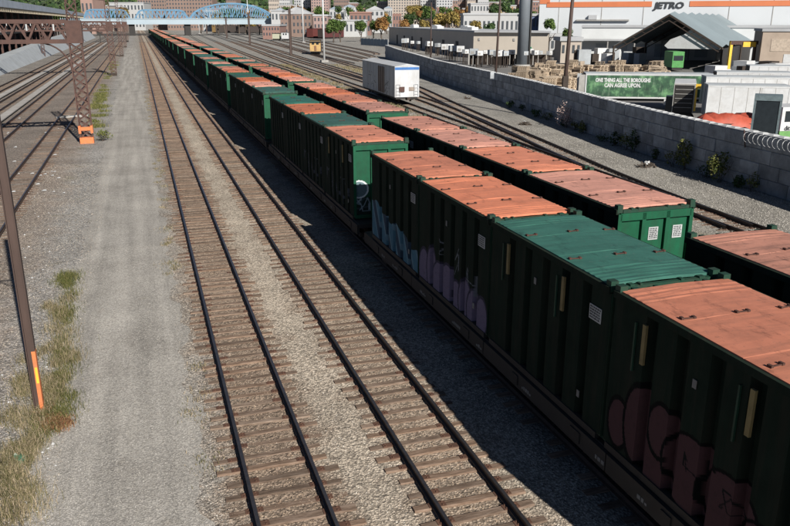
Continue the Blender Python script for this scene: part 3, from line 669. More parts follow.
o = blades('yard_weeds', 14000, clumps([(on_line(A_, yy)-rr.uniform(1.5, 3.2), yy, rr.uniform(.2, .5)) for yy in [rr.uniform(60, 190) for _ in range(110)]]+[(on_line(E_, yy)+rr.uniform(2, 5), yy, rr.uniform(.4, 1.0)) for yy in [rr.uniform(125, 185) for _ in range(60)]], .4), (.1, .5), MT['drygrass'], 12, .7, .02)
tag(o, 'dry weeds along the yard tracks around the white railcar', 'grass', kind='stuff')
def bush(px, py, h, wdt, mat, label, seed, n=420, size=.07, name='bush', cat='bush', xoff=0):
    p = G(px, py); bxx = min(p.x, on_line(WALL, p.y)-.35*wdt) if px > 400 else p.x; t = empty(name, (bxx, p.y, 0), 0, label, cat, 'bushes along the block wall')
    m = leaf_cloud('foliage', n, (wdt/2, wdt/2, h/2), size, MT[mat], seed, 10); link('foliage', m, None, t).location = (0, 0, h*.5)
    b = MB(); r2 = random.Random(seed)
    for i in range(6): b.cyl((r2.uniform(-.15, .15), r2.uniform(-.15, .15), -.05), (r2.uniform(-.4, .4)*wdt, r2.uniform(-.4, .4)*wdt, h*r2.uniform(.55, .9)), .018, .008, 4)
    b.build('stem', MT['bark'], t); return t
bush(738, 181, 2.1, 1.7, 'leaf_weed', 'tallest leafy bush under the razor wire coil', 1, 520)
bush(712, 168, 2.3, 1.2, 'leaf_weed', 'upright green bush second from the razor wire', 2, 420)
bush(668, 150, 1.9, 1.2, 'leaf_dark', 'thin dark bush against the middle of the block wall', 3, 260)
bush(640, 144, 1.2, 1.2, 'leaf_dark', 'low dark bush behind the small debris heap', 4, 220)
bush(605, 132, 1.4, 1.3, 'leaf_weed', 'low weedy bush right of the utility pole', 5, 240)
bush(583, 127, 2.6, 2.0, 'blossom', 'pale pink blossoming vine on the wall beside the utility pole', 6, 520, .06)
bush(536, 117, 1.2, 1.6, 'leaf_dark', 'dark bush at the wall foot left of the utility pole', 7, 240)
bush(510, 108, 1.0, 1.5, 'leaf_dark', 'small dark bush at the wall foot near the thin dark pole', 8, 200)
bush(104, 141, 1.1, 2.2, 'leaf_weed', 'brushy weed clump at the foot of the nearest lattice mast', 9, 420, .05, 'weed_clump', 'weed')
bush(757, 186, .9, 1.2, 'leaf_dark', 'short dark bush in the wall shade at the right edge', 10, 200)
for i, (px_, py_, h_) in enumerate(((775, 190, 1.4), (726, 176, 1.1), (697, 165, 1.3), (682, 158, 1.0), (655, 148, 1.5), (628, 140, .9), (593, 129, 1.0), (570, 126, .8), (550, 120, .9), (522, 111, .8))):
    bush(px_, py_, h_, 1.0+.3*(i % 3), ['leaf_weed', 'leaf_dark'][i % 2], '%s small weedy shrub from the right along the wall foot' % ORD[i+1], 40+i, 200, .055)
def heap(px, py, r, label, seed):
    p = G(px, py); t = empty('debris_heap', p, 0, label, 'debris', 'debris beside the tracks'); r2 = random.Random(seed)
    b = MB()
    for i in range(40):
        a_ = r2.uniform(0, 6.28); q_ = r*r2.random()**.7; b.bar((q_*math.cos(a_), q_*math.sin(a_)*.6, .02), (q_*math.cos(a_)+r2.uniform(-.3, .3), q_*math.sin(a_)*.6+r2.uniform(-.3, .3), .32*(1-q_/r)+r2.uniform(.02, .12)), r2.uniform(.03, .12), r2.uniform(.03, .09))
    b.build('rubble', MT['bark'], t)
    m_ = leaf_cloud('white_bag', 30, (.22, .2, .14), .07, MT['white'], seed, 5); link('white_bag', m_, None, t).location = (.1, 0, .3)
heap(646, 167, .8, 'debris heap with a white bag beside the outer curved track', 1); heap(525, 125, .6, 'pale debris heap below the utility pole', 2); heap(467, 99, .5, 'pale stone heap right of the white railcar', 3)
# ------------------------------------------------------------------ concrete block wall
wt = empty('block_wall', (WALL[2][0], WALL[2][1], 0), label='long grey wall of stacked concrete blocks curving beside the outer tracks', cat='wall')
base = Vector((WALL[2][0], WALL[2][1], 0)); BM = []
for i in range(6):
    r2 = random.Random(30+i); L, Hh, Dp = 1.78, .838, .75; e = .035
    V = []
    for z, ins in ((-Hh/2, e), (-Hh/2+e, 0), (Hh/2-e, 0), (Hh/2, e)):
        for sx, sy in ((-1, -1), (1, -1), (1, 1), (-1, 1)): V.append((sx*(L/2-ins)+r2.uniform(-.008, .008), sy*(Dp/2-ins)+r2.uniform(-.012, .012), z))
    Fs = [(3, 2, 1, 0), (12, 13, 14, 15)]+[(k*4+j, k*4+(j+1) % 4, (k+1)*4+(j+1) % 4, (k+1)*4+j) for k in range(3) for j in range(4)]
    m = bpy.data.meshes.new('block'); m.from_pydata(V, [], Fs); m.materials.append(MT['block']); BM.append(m)
capm = simple('pale coping concrete', (.52, .53, .53), .85, .15, 2.0, dirt=(.42, .42, .40), rand=.2)
b = MB().bb(-.87, .87, -.36, .36, 0, .05)
for x in (-.45, .45): b.add([(x-.26, -.24, .05), (x+.26, -.24, .05), (x+.26, .24, .05), (x-.26, .24, .05), (x-.16, -.15, .11), (x+.16, -.15, .11), (x+.16, .15, .11), (x-.16, .15, .11)], [(4, 5, 6, 7), (0, 1, 5, 4), (1, 2, 6, 5), (2, 3, 7, 6), (3, 0, 4, 7)])
CAP = b.mesh('cap'); CAP.materials.append(capm); farcap = MB(); ccnt = 0
far = MB(); cnt = 0; r2 = random.Random(8); pts = [p for p in WALL]
for c in range(4):
    for i, (p, d) in enumerate(resample([(x, y) for x, y in WALL], 1.8)):
        q = p+d*(.9 if c % 2 else 0); ang = math.atan2(d.y, d.x)+r2.uniform(-.006, .006); off = r2.uniform(-.03, .03)
        z = .42+c*.85; xyz = Vector((q.x+.38+off, q.y, z))
        if c == 3 and r2.random() < .02: continue
        if c == 3:
            if 24 < q.y < 200 and ccnt < 100: o = link('cap', CAP, None, wt); o.location = xyz-base+Vector((0, 0, .421)); o.rotation_euler = (0, 0, ang); ccnt += 1
            else: farcap.box(xyz-base+Vector((0, 0, .46)), (1.7, .7, .08), ang)
        if 26 < q.y < 152 and cnt < 300:
            o = link('block', BM[r2.randrange(6)], None, wt); o.location = xyz-base; o.rotation_euler = (0, 0, ang); cnt += 1
        else: far.box(xyz-base, (1.77, .75, .838), ang)
farcap.build('far_caps', capm, wt)['kind'] = 'stuff'
o = far.build('far_blocks', MT['block'], wt); o['kind'] = 'stuff'
# razor wire coil on the wall
p0 = Vector((0, 38.6, 0)); rz = empty('razor_wire', (on_line(WALL, p0.y)-.05, p0.y, 3.45), label='coil of razor wire along the wall top at the right edge', cat='razor wire')
b = MB(); pts = []
for i in range(420):
    t_ = i/420; a = t_*2*math.pi*22; y = -t_*9.5; pts.append((-.1+.30*math.cos(a)+(on_line(WALL, p0.y+y)-on_line(WALL, p0.y)), y, -.35+.30*math.sin(a)))
b.tube(pts, .012, 4); b.build('coil', simple('galvanised wire', (.55, .56, .56), .4, .2), rz)
b = MB()
for y in (0, -4.5, -9): b.bar((.0, y, -1.0), (-.25, y, .1), .05)
b.build('bracket', MT['rust'], rz)
# ------------------------------------------------------------------ brown post at the left edge
pp = G(40, 411); post = empty('steel_post', pp, 0, 'tall dark brown steel post with an orange marker near its foot, left edge', 'post')
b = MB().bb(-.085, .085, -.02, .02, -.2, 11.5).bb(-.11, -.085, -.1, .1, -.2, 11.5).bb(.085, .11, -.1, .1, -.2, 11.5); b.build('shaft', MT['postbrown'], post)
MB().bb(.111, .116, -.1, .1, .05, 1.75).bb(.02, .11, -.106, -.101, .05, 1.75).build('orange_marker', MT['safety'], post)
MB().bb(.045, .105, -.111, -.107, .85, 1.3).build('yellow_reflector', MT['yellow'], post)
MB().bar((-.1, 0, 7.4), (-.7, 0, 7.4), .06).bar((-.1, 0, 6.9), (-.6, 0, 7.38), .04).build('bracket', MT['postbrown'], post)
# ------------------------------------------------------------------ lattice masts with portal beams
def lattice(b, p0, p1, w, d, nseg, th=.1, lc=.05):
    for sx in (-1, 1):
        for sy in (-1, 1): b.bb(p0[0]+sx*w/2-th/2, p0[0]+sx*w/2+th/2, p0[1]+sy*d/2-th/2, p0[1]+sy*d/2+th/2, p0[2], p1[2])
    h = (p1[2]-p0[2])/nseg
    for i in range(nseg):
        z0 = p0[2]+i*h; z1 = z0+h
        for sy in (-1, 1):
            y = p0[1]+sy*(d/2+.03); b.bar((p0[0]-w/2, y, z0), (p0[0]+w/2, y, z1), lc*2, .02, (0, 1, 0)); b.bar((p0[0]+w/2, y+.022*sy, z0), (p0[0]-w/2, y+.022*sy, z1), lc*2, .02, (0, 1, 0))
        for sx in (-1, 1): b.bar((p0[0]+sx*w/2, p0[1]-d/2, z0), (p0[0]+sx*w/2, p0[1]+d/2, z1), .02, lc*2, (1, 0, 0))
def mast(y, label, near):
    t = empty('lattice_mast', (-4.85, y, 0), 0, label, 'mast', 'lattice masts beside the path')
    b = MB(); lattice(b, (0, 0, .55), (0, 0, 8.2), .95, .6, 11); b.build('column', MT['rust'], t)
    b = MB(); b.bb(-.55, .55, -.4, .4, 0, .52); b.build('foot', MT['bogie'] if not near else MT['safety'], t)
    if near:
        b = MB(); 
        for sx in (-1, 1): b.bb(sx*.475-.1, sx*.475+.1, -.42, .42, .85, 1.5)
        b.bb(-.37, .37, -.405, -.36, 1.1, 1.4); b.build('orange_collar', MT['safety'], t)
    MB().bb(-.6, .6, -.42, .42, 8.2, 10.0).build('head_plate', MT['rust'], t)
    b = MB(); lattice(b, (-.05, 0, 10.0), (-.05, 0, 16.5), .75, .5, 9, .08, .04); b.build('upper_column', MT['rust'], t)
    b = MB()
    for sy in (-1, 1):
        for z in (8.35, 9.9): b.bb(-21, -.6, sy*.35-.07, sy*.35+.07, z-.16, z+.16)
        for k in range(14):
            x0 = -.6-k*1.45; b.bar((x0, sy*.37, 8.4), (x0-.72, sy*.37, 9.85), .15, .03, (0, 1, 0)); b.bar((x0-.72, sy*.39, 9.85), (x0-1.45, sy*.39, 8.4), .15, .03, (0, 1, 0))
    b.build('portal_beam', MT['rust'], t)
    b = MB()
    for k in range(10): b.bb(-1.5-k*2-.06, -1.5-k*2+.06, -.42, -.38, 9.2, 9.7)
    b.build('insulator', MT['label'], t)
    pts = [(-.45-2.4*math.sin(a)**1, 0, 8.2-2.2*math.cos(a)) for a in [i*math.pi/16 for i in range(9)]]
    pts = [(-.5-2.3*(1-math.cos(i*math.pi/16)), -.2, 6.0+2.25*math.sin(i*math.pi/16)) for i in range(9)]
    MB().tube(pts, .07, 6).build('knee_brace', MT['rust'], t)
    b = MB().bb(-7.6, -7.4, -.1, .1, 7.4, 8.25).bb(-7.75, -7.25, -.12, .12, 7.2, 7.4); b.build('hanger', MT['rust'], t)
    q = MB(); lattice(q, (-21.5, 0, 0), (-21.5, 0, 10), .8, .6, 10); q.build('far_column', MT['rust'], t)
for i, (y, lab) in enumerate(((70.6, 'nearest rust brown lattice mast with an orange painted foot and portal beam'), (161, 'second rust brown lattice mast beside the path'), (252, 'third lattice mast along the path'), (343, 'fourth lattice mast, small in the distance'), (436, 'farthest lattice mast before the blue bridge'))): mast(y, lab, i == 0)
# cable trough between tracks by the mast and litter
b = MB(); r2 = random.Random(4); 
for k in range(34):
    q = G(30+rr.uniform(-26, 45), 140+rr.uniform(-35, 60)); sc = r2.uniform(.15, .55); o = MB().add([(-.3*sc, -.1*sc, 0), (.05*sc, -.22*sc, .02), (.3*sc, -.05*sc, 0), (.2*sc, .2*sc, .05), (-.15*sc, .22*sc, 0), (0, 0, .13*sc)], [(0, 1, 5), (1, 2, 5), (2, 3, 5), (3, 4, 5), (4, 0, 5)]).build('litter', MT['white'] if k else MT['blue'], None, loc=(q.x, q.y, .02)); tag(o, 'scrap of pale litter on the left tracks near the mast' if k else 'blue plastic scrap on the left tracks near the mast', 'litter', 'litter on the left tracks')
for k in range(4):
    q = G(62+k*7, 118-k*.6); o = MB().box((0, 0, .1), (r2.uniform(.8, 1.6), r2.uniform(.4, .7), .2), r2.uniform(-.4, .4)).build('concrete_slab', MT['concrete'], None, loc=(q.x, q.y, 0)); tag(o, 'broken pale concrete slab between the left tracks behind the mast', 'slab', 'broken slabs by the mast')
# ------------------------------------------------------------------ left: ramp wall and elevated station
b = MB(); YS = [60, 120, 172, 250, 330, 420, 560]; ZT = [.4, 1.0, 2.0, 3.3, 4.4, 5.2, 6]
for (y0, z0), (y1, z1) in zip(zip(YS[:-1], ZT[:-1]), zip(YS[1:], ZT[1:])):
    vs = [(-25.6, y0, -.2), (-31.0, y0, -.2), (-31.0, y0, z0), (-25.6-z0*.9, y0, z0), (-25.6, y1, -.2), (-31.0, y1, -.2), (-31.0, y1, z1), (-25.6-z1*.9, y1, z1)]
    b.add(vs, [(0, 3, 7, 4), (3, 2, 6, 7), (1, 5, 6, 2), (0, 1, 2, 3), (4, 7, 6, 5)])
tag(b.build('retaining_wall', MT['limewall']), 'pale blue-grey retaining wall ramping up along the left tracks', 'wall')
st = empty('elevated_station', (-33.5, 200, 0), 0, 'long dark elevated station hall with a pale roof edge, upper left', 'building')
MB().bb(-22, 2.2, -130, 330, 6.9, 7.5).build('platform_deck', MT['black'], st)
MB().bb(-22, 3.2, -130, 330, 13.4, 13.9).build('roof', simple('grey roof felt', (.35, .36, .37), .8), st)
MB().bb(3.2, 3.6, -130, 330, 13.3, 15.1).build('roof_fascia', simple('pale fascia panels', (.48, .54, .60), .7, .2, .3), st)
b = MB()
for y in range(-130, 330, 3): b.bb(3.0, 3.5, y, y+.35, 12.3, 13.3)
b.bb(3.05, 3.3, -130, 330, 12.2, 12.5); b.build('eave_brackets', simple('cream painted eaves', (.52, .45, .33), .8), st)['kind'] = 'stuff'
MB().bb(-22, -14, -130, 330, 0, 13.4).build('back_wall', MT['black'], st)
for y in range(-126, 330, 12): MB().bb(1.2, 1.7, y, y+.5, 0, 13.4).build('column', MT['rust'], st)
for y in range(-120, 320, 9): MB().bb(1.9, 2.15, y, y+1.3, 7.5, 8.8+(y % 3)*.3).build('parapet_panel', MT['concrete'], st)
# low pipe bridge over the tracks far ahead
pb = empty('pipe_gantry', (-18, 430, 0), 0, 'low dark pipe gantry crossing above the far tracks', 'gantry')
MB().bb(0, 25, -.2, .2, 3.7, 4.3).build('pipe', MT['black'], pb)
for x in (.3, 12.6): MB().bb(x-.2, x+.2, -.3, .3, 0, 3.7).build('post', MT['black'], pb)
MB().bb(-1, 1.6, -.6, .6, 3.3, 5.2).build('junction_box', MT['black'], pb)
# ------------------------------------------------------------------ white railcar
pA = G(398, 97.6, 1.05); pB = G(358.3, 89.3, 1.05)
hd = math.atan2(.045, 1.0); BL = 17.5
bx = empty('white_railcar', (30.95, 91.2, 0), -hd, 'old white railcar with blue end stripe and rusty side door, standing alone', 'railcar')
MB().bb(-1.55, 1.55, 0, BL, 1.05, 4.75).build('body', MT['boxcar'], bx)
MB().add([(-1.62, -.05, 4.75), (1.62, -.05, 4.75), (1.62, BL+.05, 4.75), (-1.62, BL+.05, 4.75), (0, -.05, 5.0), (0, BL+.05, 5.0)], [(0, 1, 4), (1, 2, 5, 4), (3, 0, 4, 5), (2, 3, 5), (3, 2, 1, 0)]).build('roof', MT['boxcar'], bx)
MB().bb(-1.53, 1.53, -.012, -.004, 4.3, 4.62).build('blue_stripe', MT['blue'], bx)
MB().bb(-1.60, -1.555, 5.0, 8.3, 1.2, 4.4).build('door', MT['rustpanel'], bx)
b = MB()
for y in (5.6, 6.7, 7.7): b.bb(-1.64, -1.605, y, y+.07, 1.15, 4.5)
b.build('door_rod', MT['rust'], bx)
b = MB()
for i in range(9):
    y = .8+i*1.7
    if 4.6 < y < 8.5: continue
    b.bb(-1.585, -1.552, y, y+.06, 1.1, 4.7)
b.build('side_seam', MT['boxcar'], bx)
MB().bb(-1.0, -.35, -.16, -.01, 1.7, 2.3).build('brake_housing', MT['rust'], bx); MB().bb(.25, 1.0, -.06, -.01, 1.8, 2.25).build('end_vent', MT['rustpanel'], bx)
b = MB()
for x in (-1.4, -.9, .9, 1.4): b.bar((x, -.12, 1.2), (x, -.12, 2.6), .04)
for z in (1.4, 1.8, 2.2, 2.6): b.bar((-1.4, -.12, z), (-.9, -.12, z), .03); b.bar((.9, -.12, z), (1.4, -.12, z), .03)
b.build('ladder', MT['boxcar'], bx)
MB().bb(-1.4, 1.4, .1, BL-.1, .8, 1.04).build('underframe', MT['black'], bx)
for y in (2.0, BL-2.0):
    q = link('bogie', FC['bogie'], None, bx); q.location = (0, y, .2)
    for k in (-.85, .85): link('wheelset', FC['wheelset'], None, q).location = (0, k, .12)
q = link('coupler', FC['coupler'], None, bx); q.location = (0, 0, .1)
b = MB(); r2 = random.Random(91)
for k in range(26):
    y = r2.choice([r2.uniform(9, 14.5), r2.uniform(1, 4.5)]); z = r2.uniform(1.4, 3.4); a = r2.uniform(-1, 1); L = r2.uniform(.2, .8); b.bar((-1.556, y, z), (-1.556, y+L*math.cos(a), z+L*math.sin(a)), .06, .006, (1, 0, 0))
b.build('spray_tag', MT['ink'], bx)
# ------------------------------------------------------------------ poles
def hpole(px, py, top, label, arms=True, wdt=.45, mat='postbrown', group='dark steel poles in the yard'):
    p = G(px, py); t = empty('steel_pole', p, 0, label, 'pole', group)
    MB().bb(-wdt/2, wdt/2, -.05, .05, -.1, top).bb(-wdt/2-.05, -wdt/2, -wdt/2, wdt/2, -.1, top).bb(wdt/2, wdt/2+.05, -wdt/2, wdt/2, -.1, top).build('shaft', MT[mat], t)
    if arms: MB().bar((-1.3, 0, top-2.0), (1.3, 0, top-2.0), .18).bar((-.9, 0, top-1.0), (.9, 0, top-1.0), .15).build('cross_arm', MT[mat], t)
    return t
hpole(291, 54.5, 14, 'tallest dark steel pole left of the yellow yard engine', wdt=.6); hpole(250, 44.5, 14, 'dark steel pole in the middle of the yard', wdt=.7); hpole(227, 38.5, 13, 'dark steel pole near the right end of the blue bridge', wdt=.7); hpole(207, 33.6, 12, 'farthest dark steel pole under the blue bridge', False, .9)
def lightmast(px, py, h, label, r=.28):
    p = G(px, py); t = empty('light_mast', p, 0, label, 'light mast', 'white light masts')
    MB().cyl((0, 0, .3), (0, 0, h), r, r*.6, 10).build('pole', MT['white'], t, True); MB().bb(-.9, .9, -.9, .9, -.05, .5).build('footing', MT['concrete'], t)
    MB().bar((-1.5, 0, h), (1.5, 0, h), .2).build('crossbar', MT['white'], t)
    for x in (-1.2, 0, 1.2): MB().bb(x-.3, x+.3, -.3, .2, h+.1, h+.5).build('floodlight', MT['concrete'], t)
lightmast(324.3, 62, 26, 'thick white light mast with concrete foot in front of the yellow yard engine'); lightmast(303.5, 42.5, 30, 'slim white light mast behind the yellow yard engine', .42); lightmast(249, 36, 26, 'distant white light mast crossing the blue arch', .4); lightmast(199.5, 33.8, 13, 'short white light mast below the blue arch', .35)
def upole(px, y, top, label, r=.16, arms=1, lean=0):
    x = on_line(WALL, y)-.35 if px is None else None
    p = Vector((x, y, 0)) if px is None else px
    t = empty('utility_pole', p, 0, label, 'utility pole', 'poles along the block wall')
    MB().cyl((0, 0, -.2), (lean, 0, top), r, r*.65, 9).build('shaft', MT['postbrown'], t, True)
    for k in range(arms): MB().bar((lean-1.1, 0, top-.6-k), (lean+1.1, 0, top-.6-k), .12).build('cross_arm', MT['postbrown'], t)
    return t
p = G(561.5, 121); pu = upole(p, 0, 16.5, 'dark timber utility pole standing against the block wall', .24, 1, .5)
MB().bb(-.3, .3, -.35, -.1, 2.6, 4.6).build('equipment_box', MT['bogie'], pu)
p = G(494.5, 92); upole(p, 0, 15, 'thin dark pole in front of the beige warehouse', .2, 1, .4)
p = G(430.5, 68); upole(p, 0, 14, 'slender reddish pole by the far end of the block wall', .18, 0); 
mp = empty('sign_pillar', G(522, 66.5), 0, 'huge round grey steel pillar in front of the beige warehouse', 'pillar')
MB().cyl((0, 0, -.2), (0, 0, 30), 1.32, 1.22, 28).build('shaft', simple('grey painted steel', (.15, .17, .19), .6, .12, .5), mp, True)
MB().bb(1.0, 1.3, -1.25, -.75, 0, 30).build('conduit', MT['black'], mp)
MB().cyl((0, 0, -.1), (0, 0, .5), 1.9, 1.8, 20).build('footing', MT['concrete'], mp)
# ------------------------------------------------------------------ yard vehicles on rails
def railcar(px, py, L, Wd, Hh, rz, name, label, matb, matf, windows=True):
    p = G(px, py); t = empty(name, p, rz, label, 'railcar', 'rolling stock in the far yard')
    MB().bb(-Wd/2, Wd/2, 0, L, .9, Hh).build('body', matb, t)
    MB().bb(-Wd/2-.08, Wd/2+.08, -.1, L+.1, Hh, Hh+.18).build('roof', MT['black'], t)
    MB().bb(-Wd/2+.05, Wd/2-.05, -.06, -.003, 1.0, Hh-.1).build('front', matf, t)
    if windows:
        for x in (-.7, .7): MB().bb(x-.4, x+.4, -.1, -.065, Hh-1.25, Hh-.35).build('window', MT['glass'], t)
    MB().bb(-Wd/2+.2, Wd/2-.2, .3, L-.3, .35, .88).build('underframe', MT['black'], t)
    for y in (1.2, L-1.2): MB().cyl((-.8, y, .5), (.8, y, .5), .45, n=12).build('wheelset', MT['bogie'], t)
    return t
tanm = simple('tan yellow engine paint', (.55, .36, .14), .6, .25, 1.5, dirt=(.2, .1, .05)); dkb = simple('sooty dark paint', (.05, .04, .035), .7)
railcar(315.5, 54.5, 9, 3.5, 4.3, -.25, 'yard_engine', 'tan yellow yard engine with dark sides in the far yard', dkb, tanm)
q = bpy.data.objects['yard_engine']; MB().bb(-1.75, 1.75, -.5, -.11, 3.75, 4.1).build('sun_visor', MT['black'], q); MB().bb(-.35, .35, -.16, -.065, 1.2, 2.7).build('front_door', simple('brown door paint', (.2, .1, .05), .6), q); MB().bb(-1.5, 1.5, -.35, -.065, .8, 1.0).build('bumper', MT['black'], q)
railcar(285, 40.5, 6, 4, 4.2, -.4, 'utility_railcar', 'white windowed utility car left of the yellow yard engine', MT['white'], MT['white'])
railcar(276, 40.4, 12, 4, 3.6, -.3, 'hopper_car', 'pale green hopper car beside the white utility car', simple('pale green hopper paint', (.36, .38, .27), .7), simple('pale hopper end', (.4, .4, .3), .7), False)
railcar(310, 38.5, 22, 5, 6, -.9, 'red_railcar', 'dark red railcar in front of the brick building', simple('dark red railcar paint', (.13, .035, .03), .7), simple('dark red end paint', (.13, .035, .03), .7), False)
railcar(321, 38.8, 20, 5, 5.5, -.9, 'red_railcar', 'second dark red railcar, nearer the trees', simple('dark red railcar paint', (.10, .03, .03), .7), dkb, False)
railcar(214, 33.2, 30, 6, 7, -1.1, 'freight_locomotive', 'black freight engine under the blue arch bridge', dkb, tanm)
railcar(238, 33.4, 34, 6, 6, -1.1, 'freight_locomotive', 'dark engine further right under the blue arch', dkb, dkb)
# ------------------------------------------------------------------ trucks and trailers behind the wall
def wheels(t, L, y, xs, r=.5):
    for x in xs:
        q = MB().cyl((x, y, r), (x, y+.28, r), r, n=16).build('wheel', MT['black'], t); MB().cyl((x, y-.02, r), (x, y, r), r*.55, n=12).build('hub', MT['concrete'], q)
def trailer(o, rz, L, z0, z1, label, mside, Wd=2.6, name='box_trailer', roofm='white', wheels_at=None, endm=None, group='trailers behind the block wall'):
    t = empty(name, (o.x, o.y, 0), rz, label, 'trailer', group)
    MB().bb(0.04, L-.04, 0, Wd, z0, z1).build('box_body', mside, t)
    MB().bb(-.02, L+.02, -.03, Wd+.03, z1, z1+.1).build('roof', MT[roofm], t)
    b = MB()
    for x in (.06, L-.06): b.bb(x-.06, x+.06, -.025, .06, z0, z1)
    b.bb(.12, L-.12, -.02, -.002, z0, z0+.12); b.bb(.12, L-.12, -.02, -.002, z1-.14, z1); b.build('edge_trim', MT['white'], t)
    b = MB()
    for k in range(1, int(L/1.22)): b.bb(k*1.22-.02, k*1.22+.02, -.012, .0, z0+.13, z1-.15)
    b.build('side_seam', MT['concrete'], t)
    MB().bb(-.025, -.004, Wd/2-.03, Wd/2+.03, z0+.1, z1-.1).build('door_bar', MT['black'], t)
    MB().bb(0, .035, .05, Wd-.05, z0+.05, z1-.05).build('rear_door', endm or MT['limewall'], t)
    MB().bb(.3, L-.3, .4, Wd-.4, z0-.3, z0).build('chassis', MT['black'], t)
    wheels(t, L, .05, wheels_at or (1.4, 2.6, L-2.0)); wheels(t, L, Wd-.3, wheels_at or (1.4, 2.6, L-2.0))
    return t
def text_mesh(s, size, bold=False, shear=0):
    c = bpy.data.curves.new('lettering', 'FONT'); c.body = s; c.size = size; c.align_x = 'LEFT'; c.extrude = .01; c.shear = shear; c.offset = .045*size if bold else .012*size; c.resolution_u = 2
    o = bpy.data.objects.new('tmp', c); col.objects.link(o); bpy.context.view_layer.update()
    m = bpy.data.meshes.new_from_object(o.evaluated_get(bpy.context.evaluated_depsgraph_get())); bpy.data.objects.remove(o); bpy.data.curves.remove(c); m.materials.clear(); return m
def lettering(s, size, parent, loc, mat, width=None, bold=False, shear=0, height=None):
    m = text_mesh(s, size, bold, shear); xs = [v.co.x for v in m.vertices]; ys_ = [v.co.y for v in m.vertices]
    sx = width/(max(xs)-min(xs)) if width else 1; sy = height/(max(ys_)-min(ys_)) if height else 1
    o = link('lettering', m, mat, parent); o.location = loc; o.rotation_euler = (math.pi/2, 0, 0); o.scale = (sx, sy, 1); return o
def aim(a, b): return math.atan2(b.y-a.y, b.x-a.x)
# advert trailer
a = D(583.5, 93, 0); e = D(690, 91.5, 0); adm = NT('green advert print'); v = adm.coord('Object', (1, 1, 1)); n1 = adm.noise(v, .9, 5, .6); n2 = adm.noise(adm.coord('Object', (3, 1, .6)), 1.0, 5, .7)
cc = adm.ramp(n1, [(.3, (.012, .035, .022)), (.5, (.03, .09, .045)), (.68, (.14, .30, .14))]); cc = adm.mix(cc, (.30, .42, .28), adm.ramp(n2, [(.55, 0.), (.7, .55)]))
adm = adm.done(cc, .5)
t = trailer(a, aim(a, e), 14.4, 1.25, 4.05, 'long box trailer with a green printed advert in white capitals', MT['white'], roofm='limewall', endm=MT['black'])
q = MB().bb(.16, 13.6, -.03, -.022, 1.45, 3.88).build('advert_panel', adm, t)
lettering('ONE THING ALL THE BOROUGHS', .5, t, (1.15, -.034, 3.15), MT['white'], 6.3, True, height=.48); lettering('CAN AGREE UPON.', .55, t, (2.2, -.034, 2.55), MT['white'], 4.2, True, height=.5)
for yy, mm in ((.1, 'concrete'), (2.2, 'limewall')): MB().bb(-.75, -.02, yy-.04, yy+.04, 1.3, 3.95).build('open_door', MT[mm], t)
MB().bb(9.2, 10.4, -.0, .0+.3, .55, 1.2).build('white_toolbox', MT['white'], t)
# open-backed truck with yellow frame
a = D(671, 80, 0); t = empty('open_truck', (a.x, a.y, 0), -.66, 'box truck with dark open back showing shelves, yellow corner trim', 'truck')
MB().bb(0, 1.9, 0, .06, 1.0, 3.75).build('back_opening', MT['black'], t)
for z in (1.5, 1.95, 2.4, 2.85, 3.3): MB().bb(.12, 1.78, -.06, -.005, z, z+.05).build('shelf', MT['concrete'], t)
b = MB().bb(-.06, 0.0, -.05, .1, .95, 3.85).bb(1.9, 2.0, -.05, .1, .95, 3.85).bb(0, 1.9, -.05, .1, 3.75, 3.85); b.build('door_frame', MT['concrete'], t)
MB().bb(0, 2.0, .1, 7, 1.0, 3.8).build('box_body', MT['limewall'], t); MB().bb(-.05, 2.05, .0, 7.05, 3.87, 3.95).build('roof', MT['white'], t)
MB().bb(2.01, 2.5, -.06, .2, 3.45, 3.9).bb(2.01, 2.2, -.06, .2, 1.2, 3.44).build('yellow_trim', MT['yellow'], t)
MB().bb(.2, 1.8, .1, 6.8, .6, .95).build('chassis', MT['black'], t); wheels(t, 2, 1.0, (.3, 1.7), .45)
MB().bb(-.75, -.1, 1.2, 2.6, .6, 2.5).build('cab_side', MT['glass'], t)
# white box trailers
a = D(703.5, 76, 0); e = D(775, 74.6, 0); t = trailer(a, aim(a, e), 7.4, 1.05, 4.0, 'plain white box trailer closest to the wall, grey rear end', MT['white'], roofm='limewall')
MB().bb(4.7, 4.74, -.03, -.021, 1.1, 3.9).build('panel_seam', MT['concrete'], t)
a = D(702, 86.5, 0); e = D(775, 85.2, 0); t = trailer(a, aim(a, e), 17, 1.2, 4.1, 'long white trailer with a round blue logo, second row', MT['white'], roofm='limewall')
MB().cyl((9.2, -.035, 3.0), (9.2, -.025, 3.0), .5, n=24).build('blue_logo', MT['blue'], t); MB().bb(8.9, 9.5, -.042, -.036, 2.92, 3.08).build('logo_bar', MT['white'], t)
a = D(713, 97, 0); e = D(770, 95.6, 0); trailer(a, aim(a, e), 8.6, 1.2, 4.0, 'white trailer with dark open end in the third row', MT['white'], roofm='limewall', endm=MT['black'])
a = D(746, 109, 0); e = D(800, 107.6, 0); trailer(a, aim(a, e), 16, 1.2, 4.1, 'farthest white trailer at the right edge with a dark end', MT['white'], roofm='limewall', endm=MT['black'])
